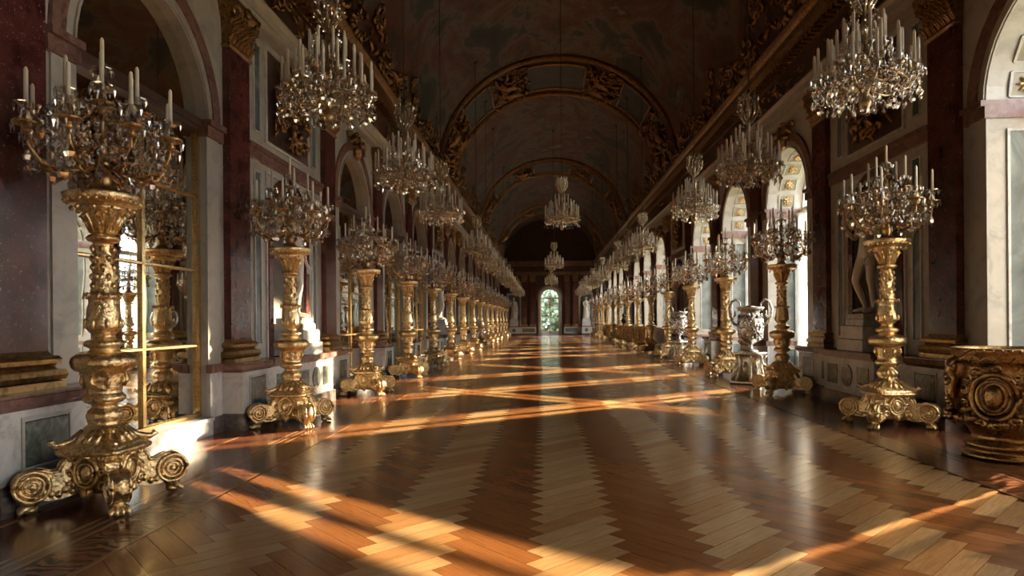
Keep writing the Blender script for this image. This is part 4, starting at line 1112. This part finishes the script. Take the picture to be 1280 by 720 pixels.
def make_chandelier(far=False):
    r_ = empty('chandelier')
    st = put('stem', CME['h_stem'], r_); put('crown', CME['h_crown'], r_); put('crystal_ball', CME['h_ball'], st)
    for t, (cnt, r, za, zc) in enumerate(TIERS):
        for i in range(cnt):
            a = put('arm', CME['h_arm%d' % t], r_, rz=2 * pi * i / cnt + t * .3)
            put('candle', CME['h_candle%d' % t], a)
            if not far: put('glass_cup', CME['h_cup%d' % t], a)
    if not far:
        for i in range(14):
            a = 2 * pi * i / 14; put('crystal_pendant', CME['h_pend'], r_, (.54 * cos(a), .54 * sin(a), .22), rz=a)
        for i in range(8):
            a = 2 * pi * i / 8; put('crystal_pendant', CME['h_pend'], r_, (.28 * cos(a), .28 * sin(a), .16), rz=a)
    c = put('crystal_drops', CME['h_drops' + ('_far' if far else '')], r_); c['kind'] = 'stuff'
    return r_
def merged_chandelier():
    """whole chandelier as one mesh for the tiny far ones"""
    me = bpy.data.meshes.new('chandelier'); v = []; f = []; mi = []; mats = ['brass', 'wax', 'crystal']
    def addm(m_, rz, idx):
        k = len(v); R_ = Matrix.Rotation(rz, 4, 'Z')
        v.extend([tuple(R_ @ x.co) for x in m_.vertices]); f.extend([tuple(i + k for i in p.vertices) for p in m_.polygons]); mi.extend([idx] * len(m_.polygons))
    addm(CME['h_stem'], 0, 0); addm(CME['h_crown'], 0, 0); addm(CME['h_drops_far'], 0, 2)
    for t, (cnt, r, za, zc) in enumerate(TIERS):
        for i in range(cnt): addm(CME['h_arm%d' % t], 2 * pi * i / cnt + t * .3, 0); addm(CME['h_candle%d' % t], 2 * pi * i / cnt + t * .3, 1)
    me.from_pydata(v, [], f)
    for x in mats: me.materials.append(M[x])
    me.polygons.foreach_set('material_index', mi); me.update(); return me
hN = make_chandelier(); hsN = snapshot(hN); hF = make_chandelier(True); hsF = snapshot(hF); hm = merged_chandelier()
uN = uF = False
rods = {}
def rod_mesh(L_):
    key = round(L_, 2)
    if key not in rods:
        m_ = MB(); m_.tube([(0, 0, 1.64), (0, 0, 1.64 + L_)], .009, 6); m_.ell((0, 0, 1.75), (.03, .03, .04), 8, 5); m_.lathe([(1.64 + L_ - .08, .02), (1.64 + L_ - .03, .08), (1.64 + L_ + .02, .1)], 10); rods[key] = m_.mesh('suspension_rod', 'iron')
    return rods[key]
def zc_(x): return VZ0 + VH * sqrt(1 - (x / VX) ** 2)
spots = [(s * CHX, k, 4.0) for s in (-1, 1) for k in (0, 1, 2, 4, 5, 6, 8, 9, 10, 12, 13, 14)] + [(0, k, 4.48) for k in (3, 7, 11)]
idx = {}
for (x, k, z) in spots:
    if k <= 6:
        if k <= 2: o = hN if not uN else copy_tree(hsN); uN = True
        else: o = hF if not uF else copy_tree(hsF); uF = True
    else: o = put('chandelier', hm)
    o.location = (x, CY(k), z)
    o.rotation_euler = (0, 0, k * .7)
    put('suspension_rod', rod_mesh(zc_(x) - z - 1.64 - (.0 if k not in (1, 5, 9, 13) else .05)), o)
    i = idx[x] = idx.get(x, -1) + 1
    where = 'over the mirror side' if x < 0 else 'over the window side' if x > 0 else 'on the centre line'
    tag(o, 'crystal chandelier with white candles hanging %s, %s from the viewer' % (where, ORD[i]), 'chandelier', 'crystal chandeliers')

o = put('chandelier', hm, None, (0, YB - 1.6, 2.9)); put('suspension_rod', rod_mesh(zc_(0) - 2.9 - 1.64), o)
tag(o, 'low crystal chandelier hanging right in front of the far glass door', 'chandelier', 'crystal chandeliers')
# ---- statues
def skin_figure(name, verts, edges, radii, mat):
    me = bpy.data.meshes.new(name); me.from_pydata(verts, edges, []); o = bpy.data.objects.new(name, me); COL.objects.link(o)
    md = o.modifiers.new('skin', 'SKIN'); md.use_smooth_shade = True
    sv = me.skin_vertices[0].data
    for i, r in enumerate(radii): sv[i].radius = (r, r) if not isinstance(r, tuple) else r
    for x in sv: x.use_root = False
    sv[0].use_root = True
    o.modifiers.new('sub', 'SUBSURF').levels = 2; o.modifiers['sub'].render_levels = 2
    bpy.context.view_layer.update()
    dg = bpy.context.evaluated_depsgraph_get(); m2 = bpy.data.meshes.new_from_object(o.evaluated_get(dg)); bpy.data.objects.remove(o)
    m2.materials.clear(); m2.materials.append(M[mat]); m2.polygons.foreach_set('use_smooth', [True] * len(m2.polygons)); return m2
def hand(V, E, Rr, wrist, d, side):
    """five unequal slightly bent fingers from a palm; wrist index, d = direction"""
    p = Vector(V[wrist]); d = Vector(d).normalized(); s_ = Vector(side).normalized(); n = d.cross(s_)
    V.append(tuple(p + d * .05)); E.append((wrist, len(V) - 1)); Rr.append((.036, .02)); palm = len(V) - 1
    for i, L_ in enumerate((.075, .085, .08, .062)):
        b0 = p + d * .095 + s_ * (.027 - .018 * i); V.append(tuple(b0)); E.append((palm, len(V) - 1)); Rr.append(.011)
        V.append(tuple(b0 + d * L_ * .5 + n * .01)); E.append((len(V) - 2, len(V) - 1)); Rr.append(.0095)
        V.append(tuple(b0 + d * L_ * .9 + n * .035)); E.append((len(V) - 2, len(V) - 1)); Rr.append(.008)
    V.append(tuple(p + d * .06 + s_ * .05)); E.append((palm, len(V) - 1)); Rr.append(.012)
    V.append(tuple(p + d * .095 + s_ * .06 + n * .02)); E.append((len(V) - 2, len(V) - 1)); Rr.append(.010)
def nude_mesh():
    # faces +x, height about 1.85, contrapposto
    V = [(0, 0, .98), (.0, .01, 1.10), (.0, .02, 1.25), (.01, .01, 1.42), (0, 0, 1.52), (.0, 0, 1.58)]
    Rr = [(.15, .11), (.125, .095), (.145, .105), (.15, .10), (.062, .06), (.055, .055)]
    E = [(i, i + 1) for i in range(5)]
    def chain(start, pts, rad):
        prev = start
        for p, r in zip(pts, rad): V.append(p); Rr.append(r); E.append((prev, len(V) - 1)); prev = len(V) - 1
        return prev
    chain(0, [(0, .10, .90), (.0, .115, .70), (.02, .12, .50), (.0, .125, .42), (-.015, .125, .30), (-.02, .125, .10), (.0, .13, .05), (.09, .14, .03), (.16, .15, .022)], [.105, .088, .062, .056, .055, .034, .04, .04, .026])
    chain(0, [(0, -.10, .90), (.07, -.13, .70), (.12, -.15, .50), (.09, -.16, .42), (.03, -.17, .30), (-.05, -.19, .10), (-.04, -.20, .06), (.05, -.22, .03), (.12, -.24, .022)], [.105, .086, .06, .056, .055, .034, .04, .04, .026])
    w1 = chain(3, [(0, .19, 1.44), (-.02, .25, 1.28), (-.01, .27, 1.14), (.05, .27, .98), (.09, .26, .88)], [.062, .048, .038, .036, .026])
    hand(V, E, Rr, w1, (.3, 0, -1), (1, 0, .2))
    w2 = chain(3, [(0, -.19, 1.44), (.02, -.26, 1.30), (.05, -.29, 1.17), (.17, -.24, 1.26), (.24, -.20, 1.33)], [.062, .048, .038, .036, .026])
    hand(V, E, Rr, w2, (.6, .3, .8), (0, 1, 0))
    m_ = skin_figure('body', V, E, Rr, 'statue')
    return m_
def head_mb(c, turn=0.0):
    h = MB(); R_ = Matrix.Rotation(turn, 3, 'Z'); n, m_ = 24, 18; v = []; f = []
    for i in range(m_ + 1):
        ph = pi * i / m_
        for j in range(n):
            a = 2 * pi * j / n; x, y, z = sin(ph) * cos(a), sin(ph) * sin(a), cos(ph)
            rx, ry, rz = .098, .076, .125
            px, py, pz = rx * x, ry * y * (1 - .25 * max(0, -z)), rz * z
            if x > .5:
                g = math.exp(-(py / .012) ** 2)
                px += .026 * g * math.exp(-((pz + .02) / .022) ** 2)            # nose
                px += .007 * math.exp(-((pz + .062) / .010) ** 2) * math.exp(-(py / .025) ** 2)  # mouth
                px -= .012 * math.exp(-((pz - .008) / .012) ** 2) * (math.exp(-((abs(py) - .03) / .012) ** 2))  # eyes
                px += .01 * math.exp(-((pz + .10) / .018) ** 2) * math.exp(-(py / .025) ** 2)    # chin
            if z > .15 or x < -.2: 
                k = 1 + .05 * sin(14 * a) * cos(9 * ph); px *= 1.06 * k; py *= 1.06 * k; pz *= 1.03
            p = R_ @ Vector((px, py, pz)); v.append((c[0] + p.x, c[1] + p.y, c[2] + p.z))
    for i in range(m_):
        for j in range(n): l = (j + 1) % n; f.append((i * n + j, (i + 1) * n + j, (i + 1) * n + l, i * n + l))
    h.add(v, f, True)
    for sg in (-1, 1):
        p = R_ @ Vector((-.005, sg * .078, -.01)); h.ell((c[0] + p.x, c[1] + p.y, c[2] + p.z), (.018, .008, .03), 8, 6)
    return h
def join_body(me, head):
    v = [tuple(x.co) for x in me.vertices]; f = [tuple(p.vertices) for p in me.polygons]; k = len(v)
    v += head.v; f += [tuple(i + k for i in p) for p in head.f]
    m_ = bpy.data.meshes.new('marble_statue'); m_.from_pydata(v, [], f); m_.polygons.foreach_set('use_smooth', [True] * len(f)); m_.materials.append(M['statue']); return m_
nude = join_body(nude_mesh(), head_mb((.02, 0, 1.72), -.4))
def robe_mesh():
    b_ = MB()
    def fn(a, z, r):
        fold = .10 * sin(9 * a + 2.2 * z) + .06 * sin(17 * a - 3 * z)
        return r * (1 + fold * (0.9 if z < 1.1 else .4)) * (1 if abs(cos(a)) > .6 else 1.12)
    b_.lathe([(0, .24), (.05, .25), (.3, .22), (.6, .20), (.85, .20), (1.0, .18), (1.15, .155), (1.3, .17), (1.42, .18), (1.5, .13), (1.54, .06), (1.6, .055)], 48, fn=fn, sub=.03)
    # shoulders, arms wrapped in cloth, diagonal mantle
    for sg in (-1, 1):
        b_.tube([(0, sg * .15, 1.44), (0, sg * .23, 1.36), (.03, sg * .27, 1.20), (.10, sg * .24, 1.08), (.19, sg * .13, 1.12 + .06 * sg)], [.07, .068, .058, .05, .035], 10)
        wp = Vector((.20, sg * .11, 1.13 + .06 * sg))
        for i, L_ in enumerate((.05, .058, .054, .042)):
            b0 = wp + Vector((.02, -sg * .02, .024 - .016 * i)); b_.tube([wp, b0, b0 + Vector((.02, -sg * L_ * .6, 0)), b0 + Vector((.005, -sg * L_, 0))], [.018, .011, .01, .008], 6)
        b_.tube([wp, wp + Vector((.03, 0, .04)), wp + Vector((.035, -sg * .02, .065))], [.016, .012, .009], 6)
    b_.tube([(.12, -.14, 1.45), (.19, 0, 1.25), (.20, .12, 1.05), (.14, .22, .85), (.05, .26, .55)], [.05, .06, .07, .07, .05], 8)
    b_.tube([(-.05, .2, 1.40), (-.06, .28, 1.0), (-.02, .30, .5), (0, .28, .1)], [.06, .08, .08, .06], 8)
    h = head_mb((.01, 0, 1.71), .3); b_.merge(h)
    b_.tube([(.12, -.07, .03), (.26, -.08, .02)], [.04, .03], 6); b_.tube([(.12, .07, .03), (.24, .09, .02)], [.04, .03], 6)
    return b_.mesh('marble_statue', 'statue')
robe = robe_mesh()
def plinth_mb(x, s=1):
    p = MB()
    p.bevbox(-.40, .34, -.48, .48, 0, .22, .012); p.bevbox(-.36, .30, -.42, .42, .22, .46, .012); p.bevbox(-.30, .25, -.34, .34, .46, .58, .01); p.bevbox(-.27, .22, -.28, .28, .58, .68, .01)
    return p
plm = plinth_mb(0).mesh('statue_plinth', 'white')
for s in (-1, 1):
    for k in (1, 5, 9, 13):
        x = s * (WALL - .14); rz = 0 if s < 0 else pi
        wh = {1: 'nearest', 5: 'second', 9: 'third', 13: 'last'}[k]; wn = 'mirror' if s < 0 else 'window'
        p = put('statue_plinth', plm, None, (x, CY(k), 1.0), rz); tag(p, 'stepped white marble plinth under the statue in the %s %s-wall niche' % (wh, wn), 'plinth', 'statue plinths')
        st = put('marble_statue', nude, None, (x, CY(k), 1.70), rz, (1.16, 1.16, 1.16)); tag(st, 'white marble statue of a standing nude man in the %s %s-wall niche' % (wh, wn), 'statue', 'niche statues')
for g in (-1, 1):
    pm_ = MB(); pm_.bevbox(-.45, .45, -.36, .30, 0, .6, .015); pm_.bevbox(-.39, .39, -.33, .27, .6, .8, .015); p = pm_.build('statue_plinth', 'white'); p.location = (g * 3.9, YB - .38, 1.0)
    tag(p, 'pale stone plinth under the robed statue %s of the far door' % ('left' if g < 0 else 'right'), 'plinth', 'far statue plinths')
    st = put('marble_statue', robe, None, (g * 3.9, YB - .40, 1.815), -pi / 2 + .2 * g, (1.05, 1.2, 1.25))
    tag(st, 'white robed marble statue standing %s of the far glass door' % ('left' if g < 0 else 'right'), 'statue', 'far statues')

# ---- silver vases on pedestals
def make_vase():
    r_ = empty('silver_vase_stand')
    sq = square(5)
    p = MB(); p.lathe([(0, .42), (.07, .43), (.09, .40), (.12, .38), (.2, .34), (.4, .275), (.6, .25), (.68, .26), (.70, .31), (.76, .33), (.78, .31)], 40, fn=lambda a, z, r: sq(a + pi / 8, z, r) * (1 + (.02 * cos(8 * a) if .12 < z < .68 else 0)), sub=.03)
    for i in range(8):
        a = 2 * pi * i / 8
        p.tube([((.46 - .02) * cos(a), .44 * sin(a), .09), (.42 * cos(a), .42 * sin(a), .2), (.34 * cos(a), .34 * sin(a), .42), (.32 * cos(a), .32 * sin(a), .62), (.36 * cos(a), .36 * sin(a), .7)], [.04, .035, .03, .028, .03], 6)
        p.tube([(.36 * cos(a + .39) + .0, .36 * sin(a + .39), .22), (.32 * cos(a + .39), .32 * sin(a + .39), .4), (.29 * cos(a + .39), .29 * sin(a + .39), .56)], [.02, .06, .02], 6, flat=.5)
    pd = p.build('pedestal', 'silver_light', r_)
    v_ = MB(); v_.lathe([(.78, .20), (.80, .21), (.83, .17), (.87, .08), (.93, .06), (.98, .08), (1.02, .16), (1.1, .26), (1.25, .34), (1.42, .37), (1.58, .35), (1.66, .30), (1.72, .25), (1.78, .27), (1.84, .36), (1.87, .39), (1.89, .38), (1.86, .30), (1.80, .22)], 40, fn=lambda a, z, r: r * (1 + (.06 * abs(sin(7 * a)) if 1.02 < z < 1.3 else .03 * sin(11 * a + 9 * z))), sub=.03)
    rnd = random.Random(2)
    for i in range(170):
        a = rnd.uniform(0, 2 * pi); z = rnd.uniform(1.08, 1.74); r = .36 - .14 * abs(z - 1.42)
        v_.ell((r * cos(a), r * sin(a), z), (rnd.uniform(.02, .05), rnd.uniform(.02, .05), rnd.uniform(.02, .05)), 6, 4)
    v_.ell((.0, 0, 1.86), (.2, .2, .08))
    vb = v_.build('vase', 'silver', r_); vb.scale = (.84, .84, 1)
    for sg in (-1, 1):
        h = MB(); pts = [(.33, 1.42), (.46, 1.48), (.56, 1.64), (.59, 1.84), (.52, 2.02), (.39, 2.08), (.29, 2.0), (.28, 1.88), (.34, 1.80)]
        h.tube([(0, sg * a, b_) for a, b_ in pts], [.03, .035, .04, .038, .036, .034, .03, .026, .018], 8)
        for (a, b_) in pts[:5]: h.ell((.03, sg * a, b_), (.04, .05, .04), 6, 4); 
        h.tube([(0, sg * .5, 1.6), (.05, sg * .42, 1.7), (.02, sg * .44, 1.8)], [.03, .03, .015], 6)
        h.build('handle', 'silver', r_).scale = (.9, .84, 1.0)
    return r_
vz = make_vase(); vs_ = snapshot(vz)
for i, k in enumerate((2, 4)):
    o = vz if i == 0 else copy_tree(vs_); o.location = (ROW + .0, CY(k), .003); o.rotation_euler = (0, 0, 1.25 if i == 0 else .9)
    tag(o, ['large silver vase with scroll handles on a flared pedestal beside the backlit second candelabrum', 'smaller-looking silver vase on a flared pedestal farther along the window side'][i], 'vase', 'silver vases on the window side')
# white vase in front of second niche
wvs = MB(); wvs.lathe([(0, .26), (.05, .28), (.08, .2), (.2, .15), (.4, .13), (.45, .2), (.47, .22), (.5, .12), (.55, .1), (.65, .2), (.8, .29), (.95, .31), (1.08, .25), (1.14, .18), (1.2, .22), (1.24, .26), (1.25, .2)], 28, fn=lambda a, z, r: r * (1 + .05 * cos(8 * a)), sub=.04)
for sg in (-1, 1): wvs.tube([(0, sg * .28, .85), (0, sg * .42, .95), (0, sg * .40, 1.12), (0, sg * .24, 1.15)], .025, 6)
wv_ = wvs.build('porcelain_vase', 'statue'); wv_.location = (ROW + .05, CY(5), .003); tag(wv_, 'white fluted vase on the floor in front of the second window-side niche', 'vase')

# ---- gilded tubs
def make_tub():
    r_ = empty('gilded_tub')
    b_ = MB(); b_.lathe([(0, .40), (.05, .41), (.07, .36), (.10, .35), (.13, .38), (.16, .39), (.19, .34), (.24, .30), (.30, .33), (.4, .40), (.55, .44), (.8, .46), (1.0, .46), (1.05, .45), (1.08, .48), (1.14, .50), (1.18, .50), (1.21, .52), (1.24, .52), (1.25, .49), (1.2, .46), (1.0, .42)], 56, fn=lambda a, z, r: r * (1 + (.018 * cos(22 * a) if .35 < z < 1.02 else 0)), sub=.03)
    for i in range(40):
        a = 2 * pi * i / 40; b_.ell((.52 * cos(a), .52 * sin(a), 1.225), (.02, .02, .018), 6, 4)
        b_.tube([(.44 * cos(a), .44 * sin(a), .50), (.47 * cos(a), .47 * sin(a), .44), (.44 * cos(a), .44 * sin(a), .38)], [.015, .028, .012], 5)
    for i in range(24):
        a = 2 * pi * i / 24; b_.tube([(.47 * cos(a), .47 * sin(a), 1.08), (.51 * cos(a + .08), .51 * sin(a + .08), 1.12), (.48 * cos(a + .16), .48 * sin(a + .16), 1.17)], .016, 5)
    b_.build('body', 'dark_gold', r_)
    c = MB(); zc = .72
    def C(y, z, d): # wrap on the +x side of the tub
        a = y / .46; return ((.46 + d) * cos(a), (.46 + d) * sin(a), z)
    for (ry, rz_, rad, d) in ((.20, .25, .035, .03), (.14, .18, .018, .05)): c.tube([C(ry * cos(2 * pi * i / 24), zc + rz_ * sin(2 * pi * i / 24), d) for i in range(25)], rad, 7)
    c.ell(C(0, zc, .02), (.06, .10, .14)); 
    def pos(u, v, a, b2, l):
        an = 2 * pi * u; return C(.26 * cos(an) + a * .4, zc + .31 * sin(an) + b2 * .4, .02 + l)
    scrolls(c, pos, 34, 77, (.08, .16), .022, .05)
    c.tube([C(0, .46, .03), C(0, .40, .06), C(0, .33, .0)], [.06, .05, .02], 7)
    for i in range(4): put('cartouche', c.mesh('cartouche', 'dark_gold'), r_, rz=pi / 2 * i + 2.35) if i == 0 else put('cartouche', CME['tubc'], r_, rz=pi / 2 * i + 2.35)
    return r_
# cartouche mesh shared
CME['tubc'] = None
def fix_tub():
    r_ = None
    return r_
_c = MB()
CME['tubc'] = bpy.data.meshes.new('cartouche')
tb = make_tub()
kids = [c for c in COL.objects if c.parent == tb and c.name.startswith('cartouche')]
for c in kids[1:]: c.data = kids[0].data
# winged mask on the near side of the rim
mk = MB()
for i in range(4):
    a = pi / 2 * i + pi * 0.98
    x, y = cos(a), sin(a)
    mk.tube([(.50 * x, .50 * y, 1.12), (.57 * x, .57 * y, 1.08), (.58 * x, .58 * y, .98), (.53 * x, .53 * y, .90), (.58 * x, .58 * y, .80), (.56 * x, .56 * y, .68), (.50 * x, .50 * y, .55)], [.05, .045, .05, .04, .055, .04, .015], 7)
    mk.ell((.56 * x, .56 * y, 1.02), (.06, .06, .07)); mk.ell((.60 * x, .60 * y, .85), (.035, .035, .05))
mk.build('handle_mask', 'dark_gold', tb)
ts_ = snapshot(tb)
for i, (k, x) in enumerate(((0, ROW + .13), (6, ROW), (7, ROW), (8, ROW), (10, ROW))):
    o = tb if i == 0 else copy_tree(ts_); o.location = (x, CY(k) - (.1 if k == 0 else 0), .003); o.rotation_euler = (0, 0, 0)
    tag(o, ['large gilded tub with cartouches cut by the picture edge at the near window', 'gilded tub at the window just past the white vase', 'middle gilded tub, just before the one carrying the dark bust', 'gilded tub carrying a small dark bust', 'farthest gilded tub on the window side'][i], 'tub', 'gilded tubs on the window side')
bu = MB(); bu.lathe([(0, .12), (.04, .12), (.06, .06), (.12, .05), (.16, .10), (.22, .2), (.34, .24), (.42, .18), (.48, .08), (.54, .07)], 20, fn=lambda a, z, r: r * (1 if abs(cos(a)) < .7 or z < .15 else .75)); bu.merge(head_mb((0, 0, .66), pi)); bo = bu.build('dark_bust', 'dark'); bo.location = (ROW, CY(8), 1.24)
lidm = MB(); lidm.lathe([(1.17, .46), (1.22, .45), (1.235, .2)], 28); lid = lidm.build('lid', 'dark', None)
lid.parent = [o for o in COL.objects if o.get('label') == 'gilded tub carrying a small dark bust'][0]; lid['label'] = 'dark lid'
tag(bo, 'small dark bust standing on the fourth gilded tub', 'bust')

# ---- added area lamps at the glass, standing in for sun reflected by the mirrors
REFD = Vector((-SUND.x, SUND.y, SUND.z))
def add_mirror_lamp(y, z, w_, h):
    l = bpy.data.lights.new('added_mirror_sun', 'AREA'); l.shape = 'RECTANGLE'; l.size = w_; l.size_y = h; l.spread = R(3.0); l.energy = w_ * h * SUN_POWER * 0.6 * MIRROR_LAMPS; l.color = (1.0, 0.74, 0.42)
    o = bpy.data.objects.new('added_mirror_sun', l); COL.objects.link(o); o.location = (-(WALL - 0.02), y, z)
    o.rotation_euler = REFD.to_track_quat('-Z', 'Y').to_euler()
for k in (0, 2, 4, 6, 8):
    for (dy, w_) in (((-0.02, .38), (-0.62, .30)) if k == 0 else ((0.70, .30), (0.20, .26))): add_mirror_lamp(CY(k) + dy, 1.3, w_, 1.8)
